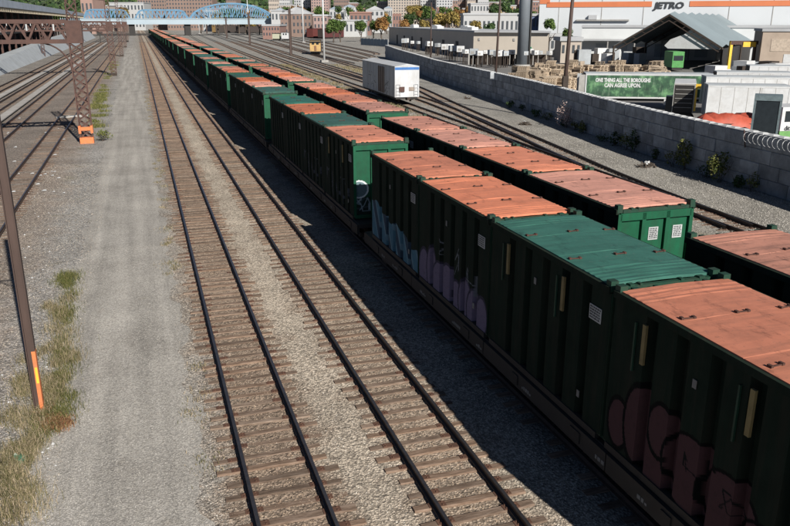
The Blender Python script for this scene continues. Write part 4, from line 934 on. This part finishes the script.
# glazed booth leaning near the wall
a = D(745, 54, 0); t = empty('glass_booth', (a.x, a.y, 0), -.75, 'dark glazed booth with grey frame just behind the wall', 'booth')
fr = simple('grey booth frame', (.13, .17, .18), .6)
b = MB()
for x in (0, 1.62): b.bb(x, x+.14, 0, .14, 0, 4.7).bb(x, x+.14, 1.5, 1.64, 0, 4.7)
b.bb(0, 1.76, -.02, 1.66, 4.7, 5.05).bb(.14, 1.62, .01, .13, .0, 1.0); b.build('frame', fr, t); 
MB().bb(.15, 1.61, .04, .08, 1.0, 4.7).build('front_pane', MT['glass'], t); MB().bb(.04, .08, .15, 1.49, .2, 4.7).build('side_pane', MT['glass'], t); MB().bb(1.68, 1.72, .15, 1.49, .2, 4.7).build('side_pane', MT['glass'], t)
lime = simple('lime green truck paint', (.14, .32, .10), .5)
a = D(776, 59, 0); t = empty('service_truck', (a.x, a.y, 0), -.05, 'white and lime green truck cut by the right edge of the photo', 'truck')
MB().bb(0, 6, 0, 2.4, 1.9, 3.7).build('box_body', MT['white'], t); MB().bb(0, 6, .02, 2.38, .7, 1.88).build('lower_body', lime, t)
for x in (.3, 1.3): MB().bb(x, x+.8, -.03, -.004, 2.6, 3.4).build('window', MT['glass'], t)
wheels(t, 6, .0, (1.2, 4.8), .48)
lettering('dit', .5, t, (.35, -.03, 1.95), MT['ink'])
# tarpaulin
a = D(726, 62, 0); mb = MB(); nx, ny = 14, 6; r2 = random.Random(2); V = [(-2.8+5.6*i/nx, -1+2*j/ny, 2.6+.25*math.sin(i*.9+j)+.18*r2.random()-(1.0 if j in (0, ny) or i in (0, nx) else 0)) for j in range(ny+1) for i in range(nx+1)]
mb.add(V, [(j*(nx+1)+i, j*(nx+1)+i+1, (j+1)*(nx+1)+i+1, (j+1)*(nx+1)+i) for j in range(ny) for i in range(nx)])
t = empty('covered_load', (a.x, a.y, 0), -.25, 'red tarpaulin over a pile in front of the white trailer', 'tarpaulin')
mb.build('tarpaulin', simple('red tarpaulin', (.42, .08, .045), .6, .3, 2), t, True); MB().bb(-2.6, 2.6, -.85, .85, 0, 2.2).build('pile', MT['bogie'], t)
# pallets
PM_ = []
for v_ in range(4):
    b = MB(); r2 = random.Random(60+v_)
    for k in range(5+3*v_):
        z = k*.15; dx, dy = r2.uniform(-.06, .06), r2.uniform(-.06, .06)
        for s in (-.5, 0, .5): b.bb(s-.05+dx, s+.05+dx, -.55+dy, .55+dy, z, z+.09)
        for s in (-.45, -.22, 0, .22, .45): b.bb(-.6+dx, .6+dx, s-.07+dy, s+.07+dy, z+.092, z+.13)
    m = b.mesh('pallet_stack'); PM_.append(m); m.materials.append(simple('pallet timber', (.55, .44, .32), .9, .35, 1.5, rand=.45))
r2 = random.Random(5); k = 0
for i in range(300):
    dist = 100+52*r2.random()**.8; px = r2.uniform(508, 580) if dist < 112 else r2.uniform(512 if dist < 130 else 534, 664)
    q = D(px, dist); o = link('pallet_stack', PM_[r2.randrange(4)], None); o.location = q; o.rotation_euler = (r2.uniform(-.04, .04), r2.uniform(-.05, .05), r2.uniform(-1.2, 1.2)); o.scale = (1.5, 1.5, r2.uniform(.9, 1.5)); tag(o, '%s stack of bare wooden pallets in the jumble behind the block wall' % ['very low', 'low', 'medium high', 'tall'][PM_.index(o.data)], 'pallet stack', 'pallet stacks behind the wall')
# ------------------------------------------------------------------ warehouse, tent, big store
def prism_building(name, corners, z0, z1, mat, label, roof=None, eave=.0, cat='building', group=None):
    c = corners[0]; t = empty(name, (c.x, c.y, 0), 0, label, cat, group); P = [(q.x-c.x, q.y-c.y) for q in corners]; k = len(P)
    b = MB(); b.add([(x, y, z0) for x, y in P]+[(x, y, z1) for x, y in P], [(i, (i+1) % k, (i+1) % k+k, i+k) for i in range(k)]); b.build('wall', mat, t)
    cx, cy_ = sum(x for x, y in P)/k, sum(y for x, y in P)/k; Q = []
    for x, y in P: d = math.hypot(x-cx, y-cy_); Q.append((x+(x-cx)/d*eave, y+(y-cy_)/d*eave))
    b = MB(); b.add([(x, y, z1+.01) for x, y in Q]+[(x, y, z1+.5) for x, y in Q], [tuple(range(k-1, -1, -1)), tuple(range(k, 2*k))]+[(i, (i+1) % k, (i+1) % k+k, i+k) for i in range(k)]); b.build('roof', roof or MT['concrete'], t)
    return t
beige = simple('beige stucco', (.58, .52, .44), .9, .08, .2); greyroof = simple('grey flat roof', (.40, .41, .42), .85, .2, .1)
WZ = ZY(32.5, 484, 225); c0 = D(473, 228); c1 = D(547.5, 219); c3 = D(389, 400); c2 = c1+(c3-c0)
wh = prism_building('warehouse', [c0, c1, c2, c3], 0, WZ, beige, 'long beige warehouse with grey flat roof behind the block wall', greyroof, 1.2)
dr = c3-c0; Ld = dr.length; dr.normalize(); nrm = Vector((-dr.y, dr.x, 0)); nrm = nrm if nrm.x < 0 else -nrm
for i in range(7):
    q = dr*(Ld*(.12+.12*i))+nrm*.06; b = MB().box((q.x, q.y, 2.2), (3.6, .12, 4.0), math.atan2(dr.y, dr.x)); b.build('dock_door', MT['black'], wh)
q = (c1-c0)*.7; b = MB().box((q.x, q.y-.15, 2.7), (3.5, .2, 1.2), aim(c0, c1)); b.build('green_sign', simple('green sign paint', (.02, .25, .12), .5), wh)
for u in (.08, .55): q = (c1-c0)*u; MB().box((q.x-.03, q.y-.1, 5.2), (.5, .2, .7), aim(c0, c1)).build('wall_lamp', MT['concrete'], wh)
for i in range(9):
    q = dr*(Ld*(.1+.1*i))-nrm*(4+3*(i % 3)); MB().box((q.x, q.y, 7.8), (2.6+.5*(i % 2), 2.2, 1.2+.4*(i % 3)), .3).build('roof_unit', MT['white'], wh)
r2 = random.Random(15)
for i in range(26):
    px = 402+i*5.8+r2.uniform(-2.5, 2.5); d = (300-1.6*(px-402) if px < 470 else 188)+r2.uniform(-4, 4)
    q = D(px, d+r2.uniform(-8, 3)); t = empty('refrigeration_unit', q, r2.uniform(-.6, .6), 'small white unit on a stand before the warehouse, %s from the left' % ORD[i+1], 'machine', 'white units before the warehouse')
    s = r2.uniform(.5, 1.0); MB().bb(-1.0*s, 1.0*s, -.8*s, .8*s, 2.6, 2.6+1.5*s).build('housing', MT['white'] if i % 3 else MT['limewall'], t); MB().bb(-.7*s, .1*s, -.84*s, -.805*s, 2.6+.3*s, 2.6+.9*s).build('grille', MT['concrete'], t)
    b = MB()
    for x in (-.8, 0, .8): b.bb(x*s-.06, x*s+.06, -.5*s, -.35*s, 0, 2.5).bb(x*s-.06, x*s+.06, .35*s, .5*s, 0, 2.5)
    b.bb(-1.0*s, 1.0*s, -.6*s, .6*s, 2.45, 2.59); b.build('stand', MT['bogie'], t)
a = D(468, 192.5); e = D(546, 190.5); t = empty('storage_rack', a, aim(a, e), 'long grey slatted storage rack in front of the warehouse', 'rack'); L_ = (e-a).length
MB().bb(0, L_, 1.2, 1.5, 0, 2.4).build('backing', MT['bogie'], t); MB().bb(0, L_, -.2, 1.5, 2.4, 2.58).build('shelf', MT['concrete'], t)
for i in range(int(L_/1.1)): MB().bb(i*1.1, i*1.1+.35, -.15, .1, 0, 2.39).build('slat', MT['concrete'], t)
# big white store
jw = simple('white store cladding', (.60, .63, .65), .6, .05, .05); orangeband = simple('orange band paint', (.58, .18, .075), .6, .08, .3)
j0 = D(537, 250, 0); j1 = D(830, 224, 0); jd = (j1-j0); JL = jd.length; ja = aim(j0, j1); back = Vector((-math.sin(ja), math.cos(ja), 0))
js = empty('store_building', j0, ja, 'huge white store with an orange band and dark block lettering', 'building')
MB().bb(0, JL+40, 0, 90, 0, 22).build('wall', jw, js); MB().bb(-.3, JL+40.3, -.3, 90.3, 22.01, 22.6).build('roof', greyroof, js)
def jx(px):        # distance along the store wall of a pixel column
    lo, hi = 0, JL
    for _ in range(40):
        m_ = (lo+hi)/2; P = j0+jd*(m_/JL); z_ = (P-Vector((0, 0, CAM_H))); x_ = 395+F_PX*z_.dot(RT)/z_.dot(FW)
        if x_ < px: lo = m_
        else: hi = m_
    return lo
zs_ = 14.95
for a_, b_, dz in ((537.2, 547, 1.0), (544, 647, 0), (684, 826, 0)): MB().bb(jx(a_), jx(b_), -.16, -.02 if dz == 0 else -.03, zs_-.75+dz, zs_+.75+dz).build('orange_band', orangeband, js)
lettering('JETRO', 3, js, (jx(649.5), -.2, zs_-1.25), MT['ink'], jx(680)-jx(649.5), True, .15, 2.5)
for px in (556, 598, 639, 723, 766): MB().bb(jx(px), jx(px)+.18, -.08, -.01, 6, 22).build('panel_joint', MT['concrete'], js)
MB().bb(jx(574), jx(626), -.9, -.02, 10.2, 10.6).build('ledge', MT['concrete'], js); MB().bb(jx(586), jx(594), -1.0, -.05, 10.6, 11.9).build('vent', greyroof, js)
q = D(580, 222, 0); q2 = D(850, 205, 0)
an = empty('store_annex', q, aim(q, q2), 'low pale loading annex with a grey parapet before the white store', 'building')
AL = (q2-q).length; MB().bb(0, AL, 0, 20, 0, 8.4).build('wall', simple('pale annex render', (.60, .62, .62), .8, .12, .15), an); MB().bb(-.2, AL, -.3, 20, 8.41, 9.0).build('parapet', greyroof, an)
for i in range(6): MB().bb(4+i*5.2, 7.2+i*5.2, -.08, -.01, .8, 4.2).build('dock_door', MT['limewall'], an)
MB().bb(-1, 46, -3.5, -.35, 5.0, 5.4).build('canopy', greyroof, an)
for i in range(7): MB().bb(i*7, i*7+.3, -3.3, -3.0, 0, 5).build('canopy_post', MT['concrete'], an)
# tent
tf = D(664, 172, 0); tb = D(716, 232, 0); ax = (tb-tf).normalized(); pr = Vector((ax.y, -ax.x, 0)); TL = (tb-tf).length
tn = empty('tent_canopy', tf, 0, 'large grey ridged tent canopy with an open dark gable', 'tent')
hs, ze, zr = 11.3, 4.9, 11.6; rib_n = 7
tentm = simple('grey ribbed tent fabric', (.22, .27, .29), .7, .12, .2)
for s in (-1, 1):
    for i in range(rib_n):
        a0 = ax*(TL*i/rib_n); a1 = ax*(TL*(i+1)/rib_n)
        am = (a0+a1)/2
        q = [a0+pr*s*hs+UPZ*ze, am+pr*s*hs+UPZ*(ze+.5), a1+pr*s*hs+UPZ*ze, a1+UPZ*zr, am+UPZ*(zr+.5), a0+UPZ*zr]; th = Vector((0, 0, -.08))
        V = q+[v_+th for v_ in q]
        b = MB().add(V, [(0, 1, 4, 5), (1, 2, 3, 4), (6, 11, 10, 7), (7, 10, 9, 8), (0, 6, 7, 1), (1, 7, 8, 2), (3, 9, 10, 4), (4, 10, 11, 5), (0, 5, 11, 6), (2, 8, 9, 3)]); b.build('roof_panel', tentm, tn)
for i in (0, 3, 7):
    b = MB(); a0 = ax*(TL*i/rib_n)
    for s in (-1, 1):
        b.bar(a0+pr*s*hs, a0+pr*s*hs+UPZ*(ze-.1), .3); b.bar(a0+pr*s*hs+UPZ*(ze-.3), a0+UPZ*(zr-.3), .25, .35); b.bar(a0+pr*s*hs*.97+UPZ*(ze-1.2), a0+UPZ*(zr-1.4), .2)
        for k in range(6): u0, u1 = k/6, (k+.5)/6; b.bar(a0+pr*s*hs*(1-u0)+UPZ*(ze-.3+(zr-ze)*u0), a0+pr*s*hs*(1-u1)+UPZ*(ze-1.3+(zr-ze)*u1), .12)
    b.build('frame_arch', MT['bogie'], tn)
e0 = ax*TL*.75; b = MB(); b.add([e0-pr*hs*.1+UPZ*4.6, e0+pr*hs*.96+UPZ*4.6, e0+pr*hs*.9+UPZ*5.2, e0+pr*hs*.25+UPZ*9.8, e0-pr*hs*.1+UPZ*8], [(0, 1, 2, 3, 4)]); b.build('end_curtain', MT['white'], tn)
b = MB(); e2 = ax*.6; b.add([e2+pr*hs*.97+UPZ*4.4, e2+pr*hs*.97+UPZ*4.9, e2+pr*hs*.42+UPZ*8.5, e2+pr*hs*.30+UPZ*7.4, e2+pr*hs*.05+UPZ*6.3, e2+pr*hs*-.05+UPZ*5.0, e2+pr*hs*.02+UPZ*4.4], [(0, 1, 2, 3, 4, 5, 6)]); b.build('front_curtain', MT['white'], tn)
b = MB(); e1 = ax*TL*.995; b.add([e1-pr*hs+UPZ*0, e1+pr*hs+UPZ*0, e1+pr*hs+UPZ*4.6, e1+UPZ*11.2, e1-pr*hs+UPZ*4.6], [(0, 1, 2, 3, 4)]); b.build('rear_wall', MT['black'], tn)
b = MB(); e1 = pr*hs*.97; b.add([e1+ax*2, e1+ax*TL*.99, e1+ax*TL*.99+UPZ*4.5, e1+ax*2+UPZ*4.5], [(0, 1, 2, 3)]); b.build('dark_opening_sheet', MT['black'], tn)  # black sheet painting the darkness of the opening below the eave
q = D(677, 165); t = empty('green_truck', q, -.3, 'bright green truck parked inside the tent mouth', 'truck'); MB().bb(-1.2, 1.2, 0, 5, .8, 4.0).build('cab', simple('leaf green truck paint', (.08, .3, .08), .5), t); MB().bb(-1, 1, -.04, -.004, 2.2, 3.2).build('windscreen', MT['glass'], t); MB().bb(-1.1, 1.1, .1, 4.8, .3, .79).build('bumper', MT['black'], t)
q = D(727, 150); t = empty('yellow_gantry', q, -.15, 'yellow lifting frame beside the tent', 'gantry')
MB().bar((0, 0, 0), (0, 0, 6.4), .5).build('leg', MT['yellow'], t); MB().bar((5, 0, 0), (5, 0, 5.75), .4).build('leg', MT['postbrown'], t); MB().bb(-.2, 5.4, -.3, .3, 5.8, 6.5).build('beam', MT['rust'], t); MB().bb(2.2, 4.8, -.5, -.31, 5.4, 6.3).build('yellow_hoist', MT['yellow'], t)
q = D(757, 148, 0); bb_ = empty('brick_building', q, ja, 'low tan brick building at the right edge behind the trailers', 'building'); MB().bb(0, 18, 0, 14, 0, 8.2).build('wall', simple('tan brick', (.42, .34, .27), .9, .15, .6), bb_); MB().bb(-.2, 18.2, -.2, 14.2, 8.21, 8.7).build('coping', greyroof, bb_); MB().bb(4, 5.5, -.06, -.01, 1.5, 4.2).build('white_door', MT['white'], bb_); MB().bb(1.6, 5.3, -.06, -.01, 4.7, 6.9).build('bricked_window', simple('paler brick infill', (.47, .39, .31), .9), bb_)
r2 = random.Random(33)
for i in range(26):
    px = r2.uniform(575, 640) if i < 14 else r2.uniform(705, 790); d = r2.uniform(190, 215) if i < 14 else r2.uniform(125, 140)
    q = D(px, d); s = r2.uniform(.9, 1.5); t = empty('wrapped_goods', q, r2.uniform(-.5, .5), ('%s wrapped goods stack by the %s' % (ORD[i+1 if i < 14 else i-13], 'annex dock doors' if i < 14 else 'tan brick building')), 'goods', 'wrapped goods by the loading docks')
    MB().bb(-s, s, -.8*s, .8*s, .16, 2.4*s).build('load', r2.choice([MT['white'], MT['limewall'], MT['white'], MT['bogie']]), t); MB().bb(-s*1.05, s*1.05, -.85*s, .85*s, 0, .15).build('pallet', MT['bark'], t)
# ------------------------------------------------------------------ blue bridge far ahead
BY = 640; br = empty('road_bridge', (0, BY, 0), 0, 'pale blue road bridge with trusses and an arched span across the yard', 'bridge')
def bxp(px, z): 
    lo, hi = -200, 400
    for _ in range(40):
        m_ = (lo+hi)/2; P = Vector((m_, BY, z-CAM_H)); x_ = 395+F_PX*P.dot(RT)/P.dot(FW)
        if x_ < px: lo = m_
        else: hi = m_
    return lo
def bz(py, px): 
    X = bxp(px, 10); d_ = Vector((X, BY, 0)).dot(FH); return ZY(py, px, d_)
zb, zd = bz(24.3, 160), bz(18.3, 160)
MB().bb(bxp(60, 10), bxp(300, 10), -7, 7, zb, zd-.6).build('girder', MT['girder'], br); MB().bb(bxp(60, 10), bxp(300, 10), -7.4, 7.4, zd-.6, zd).build('road_deck', MT['girder'], br)
def truss(x0, x1, topf, name, n):
    for sy in (-6.5, 6.5):
        b = MB(); pts = []
        for i in range(n+1): u = i/n; pts.append((x0+(x1-x0)*u, sy, zd+topf(u)))
        for a_, c_ in zip(pts[:-1], pts[1:]): b.bar(a_, c_, .9, 1.0)
        for i, p_ in enumerate(pts):
            if p_[2] > zd+.5: b.bar((p_[0], sy, zd), p_, .5)
        for i in range(n):
            a_, c_ = pts[i], pts[i+1]
            if i < n/2: b.bar((c_[0], sy, zd), a_ if a_[2] > zd+1 else (a_[0], sy, zd), .5)
            else: b.bar((a_[0], sy, zd), c_ if c_[2] > zd+1 else (c_[0], sy, zd), .5)
        b.build(name, MT['bridge'], br)
hT = bz(10, 160)-zd; hA = bz(3.5, 235)-zd
flat = lambda u: hT*min(1, u/.1, (1-u)/.1)
truss(bxp(135, 12), bxp(188, 12), flat, 'flat_truss', 12); truss(bxp(84, 12), bxp(130, 12), flat, 'flat_truss', 12); truss(bxp(190, 12), bxp(272, 12), lambda u: hA*(1-(2*u-1)**2)**.6*1.0, 'arch_truss', 18)
for px in (88, 132, 187.5, 274): X = bxp(px, 5); MB().bb(X-2.2, X+2.2, -5, 5, -1, zb).build('pier', MT['concrete'] if px > 200 else MT['black'], br)
# ------------------------------------------------------------------ distant town
WINM = simple('far window glass', (.07, .08, .09), .3, .3)
def block(px0, px1, ytop, dist, mat, label, floors=0, cols=0, depth=30, name='apartment_block', cat='building', winm=None, roofm=None, gable=False, ybot=None):
    a = D(px0, dist, 0); b_ = D(px1, dist, 0); zt = ZY(ytop, (px0+px1)/2, dist); Wd = (b_-a).length; rz = aim(a, b_)
    t = empty(name, (a.x, a.y, 0), rz, label, cat, 'buildings of the far town'); MB().bb(0, Wd, 0, depth, 0, zt).build('wall', mat, t)
    if gable:
        h = Wd*.22; MB().add([(-.3, -.3, zt), (Wd+.3, -.3, zt), (Wd+.3, depth, zt), (-.3, depth, zt), (Wd/2, -.3, zt+h), (Wd/2, depth, zt+h)], [(0, 1, 4), (1, 2, 5, 4), (3, 0, 4, 5), (2, 3, 5)]).build('roof', roofm or greyroof, t)
    else: MB().bb(-.4, Wd+.4, -.4, depth+.4, zt+.01, zt+1.0).build('roof', roofm or greyroof, t)
    if floors:
        b = MB(); z0 = max(1.5, zt*.05); fh = (zt-z0)/floors; cw = Wd/cols
        for i in range(floors):
            for j in range(cols): b.bb(j*cw+cw*.28, j*cw+cw*.72, -.15, .02, z0+i*fh+fh*.25, z0+i*fh+fh*.75)
        b.build('windows', winm or WINM, t)['kind'] = 'stuff'
    return t
bm = lambda n, c: simple(n, c, .9, .1, .05)
bk1, bk2, bg1, bg2, wh1, pk = bm('far brown brick', (.24, .17, .14)), bm('far red brick', (.25, .15, .125)), bm('far beige brick', (.43, .375, .32)), bm('far grey concrete', (.42, .43, .43)), bm('far white render', (.44, .445, .445)), bm('far pink brick', (.35, .25, .225))
redroof = bm('red tile roof', (.33, .19, .155)); blueroof = bm('blue grey roof', (.30, .36, .42))
block(112, 146, 3, 1000, bg2, 'pale grey long building above the left truss of the blue bridge', 3, 10)
block(140, 172, -4, 1050, bk1, 'brown apartment block behind the flat blue truss', 9, 12); block(168, 214, -2, 1000, bk1, 'wider brown apartment block left of the tree covered hill', 8, 16)
block(84, 96, -1, 700, bm('faded hoarding', (.36, .24, .20)), 'small coloured building at the top left above the bridge', 2, 3)
block(96, 111, 6, 900, bg1, 'beige low building above the left end of the bridge', 3, 5)
block(295, 311, -12, 900, bg2, 'grey tower with dark window stripes above the brick hall', 14, 7); block(312, 329, -10, 880, pk, 'dusky red tower right of the striped grey tower', 14, 7)
block(281, 312, 14, 560, bk1, 'brown brick hall behind the red railcars', 3, 8, gable=True); block(272, 283, 11, 620, wh1, 'white building between arch bridge and brick hall', 2, 3)
block(263, 280, 26, 480, bk2, 'low red brick shed under the right end of the arch', 2, 6); block(314, 328, 16, 520, pk, 'pink brick house right of the brick hall', 3, 4)
block(388, 419, -12, 1000, bg1, 'beige apartment tower above the orange trees', 15, 12); block(420, 437, -14, 1020, wh1, 'white apartment tower beside the beige tower', 15, 7); block(436, 452, -9, 980, wh1, 'second white apartment tower, slightly lower', 13, 6)
block(452, 466, -3, 1050, bg1, 'pale tower right of the white towers', 9, 6)
block(330, 344, 9, 700, bg2, 'grey house with pale gable among far roofs', 2, 4, gable=True, roofm=blueroof); block(344, 356, 7, 720, wh1, 'white far house with blue grey roof', 2, 4, gable=True, roofm=blueroof); block(350, 371, 13, 620, bk2, 'low house with red roof left of the orange tree', 2, 5, roofm=redroof)
block(341, 366, 21, 560, bg2, 'grey low building in front of the red roof', 1, 6); block(366, 384, 10, 760, wh1, 'white gabled house behind the orange tree', 3, 4, gable=True)
block(463, 518, 15, 420, wh1, 'long white canopy roofed building behind the thin dark pole', 1, 12, depth=20); block(470, 488, 4, 800, wh1, 'white terrace house above the canopy building', 3, 6); block(500, 515, 6, 800, bg1, 'beige house right of the round dark trees', 3, 4)
block(528, 537.5, 16, 330, bm('dark blue cladding', (.12, .15, .24)), 'small dark blue building beside the white store', 2, 3); block(526, 537, 2, 760, bk2, 'red brick far block left of the white store', 7, 4)
block(549, 566, 37, 235, wh1, 'small white shed between warehouse and store', 1, 3, depth=8); block(560, 580, 41, 200, bg1, 'low cream shed below the store tree', 1, 4, depth=8)
# fence at the far end of the wall
a = G(361, 45); e = G(388, 47); t = empty('yard_fence', a, aim(a, e), 'blue-grey mesh fence at the far end of the block wall', 'fence'); L_ = (e-a).length
for i in range(9): MB().bb(i*L_/8-.1, i*L_/8+.1, -.1, .1, 0, 3.2).build('post', MT['limewall'], t)
for i in range(8): MB().bb(i*L_/8+.12, (i+1)*L_/8-.12, -.03, .03, .1, 3.0).build('panel', simple('blue grey fence panel', (.16, .22, .28), .6), t)
# trees: (px, base row, height row at top, width px, kind)
for i, (px, yb, yt, wp, kind, lab, dist) in enumerate(((333, 38, 18, 16, 'green', 'yellowish green tree left of the pale roadside tree', 400), (341, 37, 20, 12, 'green', 'smaller green tree in the middle of the yard edge', 410), (360, 36, 19, 12, 'green', 'round green tree right of the low grey building', 420), (382, 36, 16, 15, 'orange', 'orange autumn tree before the beige tower', 430), (374, 36, 20, 12, 'green', 'green tree left of the orange autumn tree', 440), (404, 30, 18, 12, 'orange', 'small orange tree above the warehouse roof', 520), (440, 30, 12, 16, 'yellow', 'yellow autumn tree above the warehouse roof, left of a pair', 480), (452, 30, 11, 16, 'yellow', 'yellow autumn tree above the warehouse roof, right of a pair', 470), (459, 30, 8, 12, 'orange', 'orange brown tree beside the yellow pair', 520), (424, 30, 19, 12, 'yellow', 'low yellow tree left of the yellow pair', 520), (410, 30, 14, 10, 'dark', 'dark tree in front of the beige tower', 600), (494, 20, 2, 12, 'dark', 'round dark tree above the canopy building, left of two', 560), (504, 20, 1, 12, 'dark', 'round dark tree above the canopy building, right of two', 560), (547.5, 30, 18, 13, 'green', 'round green tree before the white store', 230), (566, 42, 27, 12, 'green', 'green tree beside the utility pole top', 215), (489, 32, 22, 14, 'dark', 'dark tree under the white canopy roof', 380), (475, 32, 20, 12, 'yellow', 'olive yellow tree under the white canopy roof', 385), (125, 20, 6, 12, 'yellow', 'ochre tree behind the left bridge truss', 820), (118, 22, 12, 8, 'dark', 'dark tree behind the left bridge truss', 820), (550, 48, 40, 12, 'dark', 'low dark tree beside the cream shed', 240))):
    p = D(px, dist, 0); zt = ZY(yt, px, dist); wd = wp*dist/805
    tree(p, max(zt, 3), wd, kind, lab, 'trees around the yard', seed=i, n=1400)
# wooded hill and tree belt that close the horizon
hill = MB(); nx = 90; V = []
for j in range(5):
    for i in range(nx+1):
        px = -250+1500*i/nx; d = 1150+j*90; q = D(px, d, 0); V.append((q.x, q.y, [-2, 24, 44, 58, 62][j]+(6*math.sin(i*.7+j)+4*math.sin(i*1.9) if j else 0)))
hill.add(V, [(j*(nx+1)+i, j*(nx+1)+i+1, (j+1)*(nx+1)+i+1, (j+1)*(nx+1)+i) for j in range(4) for i in range(nx)])
struct(hill.build('hills', simple('far wooded slope', (.05, .075, .035), .95, .5, .05)))
g = np.random.default_rng(4); n = 26000; px = -250+1500*g.random(n); d = 1080+300*g.random(n); zz = np.interp(d, [1080, 1150, 1240, 1330, 1420], [0, 6, 28, 48, 60])
fhx, fhy = FH.x, FH.y; zc = d*math.cos(PITCH); lat = (px-395)/F_PX*zc
P = np.stack([fhx*d+RT.x*lat, fhy*d+RT.y*lat, zz+g.random(n)*11*(.4+.6*np.sin(px*.21)**2)], -1)
nv = g.normal(0, 1, (n, 3)); a_ = np.cross(nv, g.normal(0, 1, (n, 3))); a_ /= np.linalg.norm(a_, axis=1)[:, None]; b__ = np.cross(a_, nv); b__ /= np.linalg.norm(b__, axis=1)[:, None]; s = (1.3+2.2*g.random((n, 1)))
V = np.stack([P-a_*s-b__*s*.7, P+a_*s-b__*s*.6, P+a_*s*.8+b__*s*.7, P-a_*s*.9+b__*s*.6], 1).reshape(-1, 3)
o = link('far_woods', raw_mesh('far_woods', V, np.arange(4*n).reshape(-1, 4)), MT['leaf_dark']); tag(o, 'wooded hill of distant trees closing the horizon', 'woods', kind='stuff')
r2 = random.Random(12)
HOUSE = [bg1, bg2, bk1, bk2, bg2, pk]
for i in range(60):
    px = r2.uniform(200, 540) if i < 42 else r2.uniform(-60, 130); d = r2.uniform(760, 1120); yt = r2.uniform(7, 15); wp = r2.uniform(5, 11)
    block(px, px+wp, yt, d, HOUSE[i % 6], 'small far town house with %s walls and %s' % (['beige', 'grey', 'brown', 'red brick', 'grey', 'pink'][i % 6], ['red roof', 'blue-grey roof', 'grey roof'][i % 3]), 2, 4, 12, 'far_house', 'house', gable=i % 2 == 0, roofm=[redroof, blueroof, greyroof][i % 3])

for i in range(22):
    px = r2.uniform(200, 530); d = r2.uniform(1000, 1100); wp = r2.uniform(10, 22)
    block(px, px+wp, r2.uniform(-5, 6), d, [bk1, bg1, bk2, bg2][i % 4], '%s far apartment block on the skyline behind the houses' % ['brown', 'beige', 'reddish', 'grey'][i % 4], 7, 9)
for i in range(130):
    px = r2.uniform(196, 540) if i < 112 else r2.uniform(-40, 135); d = r2.uniform(620, 1100); zt = ZY(r2.uniform(4, 15), px, d); 
    tree(D(px, d, 0), max(zt, 8), r2.uniform(7, 13)*d/805, ['green', 'dark', 'orange', 'green', 'yellow'][i % 5], '%s tree among the far town houses' % ['light green', 'dark green', 'rusty orange', 'light green', 'yellow'][i % 5], 'trees of the far town', seed=i, n=700)

for i in range(46):
    q = G(r2.uniform(2, 62), r2.uniform(330, 520)) if i < 30 else G(r2.uniform(20, 60), r2.uniform(180, 300)); sc = r2.uniform(.08, .2)
    o = MB().add([(-.3*sc, -.1*sc, 0), (.05*sc, -.22*sc, .02*sc), (.3*sc, -.05*sc, 0), (.2*sc, .2*sc, .05*sc), (-.15*sc, .22*sc, 0), (0, 0, .22*sc)], [(0, 1, 5), (1, 2, 5), (2, 3, 5), (3, 4, 5), (4, 0, 5)]).build('litter', MT['white'], None, loc=(q.x, q.y, .012)); o.rotation_euler = (0, 0, r2.uniform(0, 6)); tag(o, 'scrap of white litter on the verge beside the brown post', 'litter', 'litter on the near verge')
q = G(22, 462); t = empty('plastic_bag', (q.x, q.y, 0), .4, 'crumpled green plastic bag in the dry verge grass', 'bag')
m = leaf_cloud('crumpled_film', 60, (.16, .22, .09), .06, simple('green plastic film', (.06, .16, .10), .4), 5, 6); link('crumpled_film', m, None, t).location = (0, 0, .1)
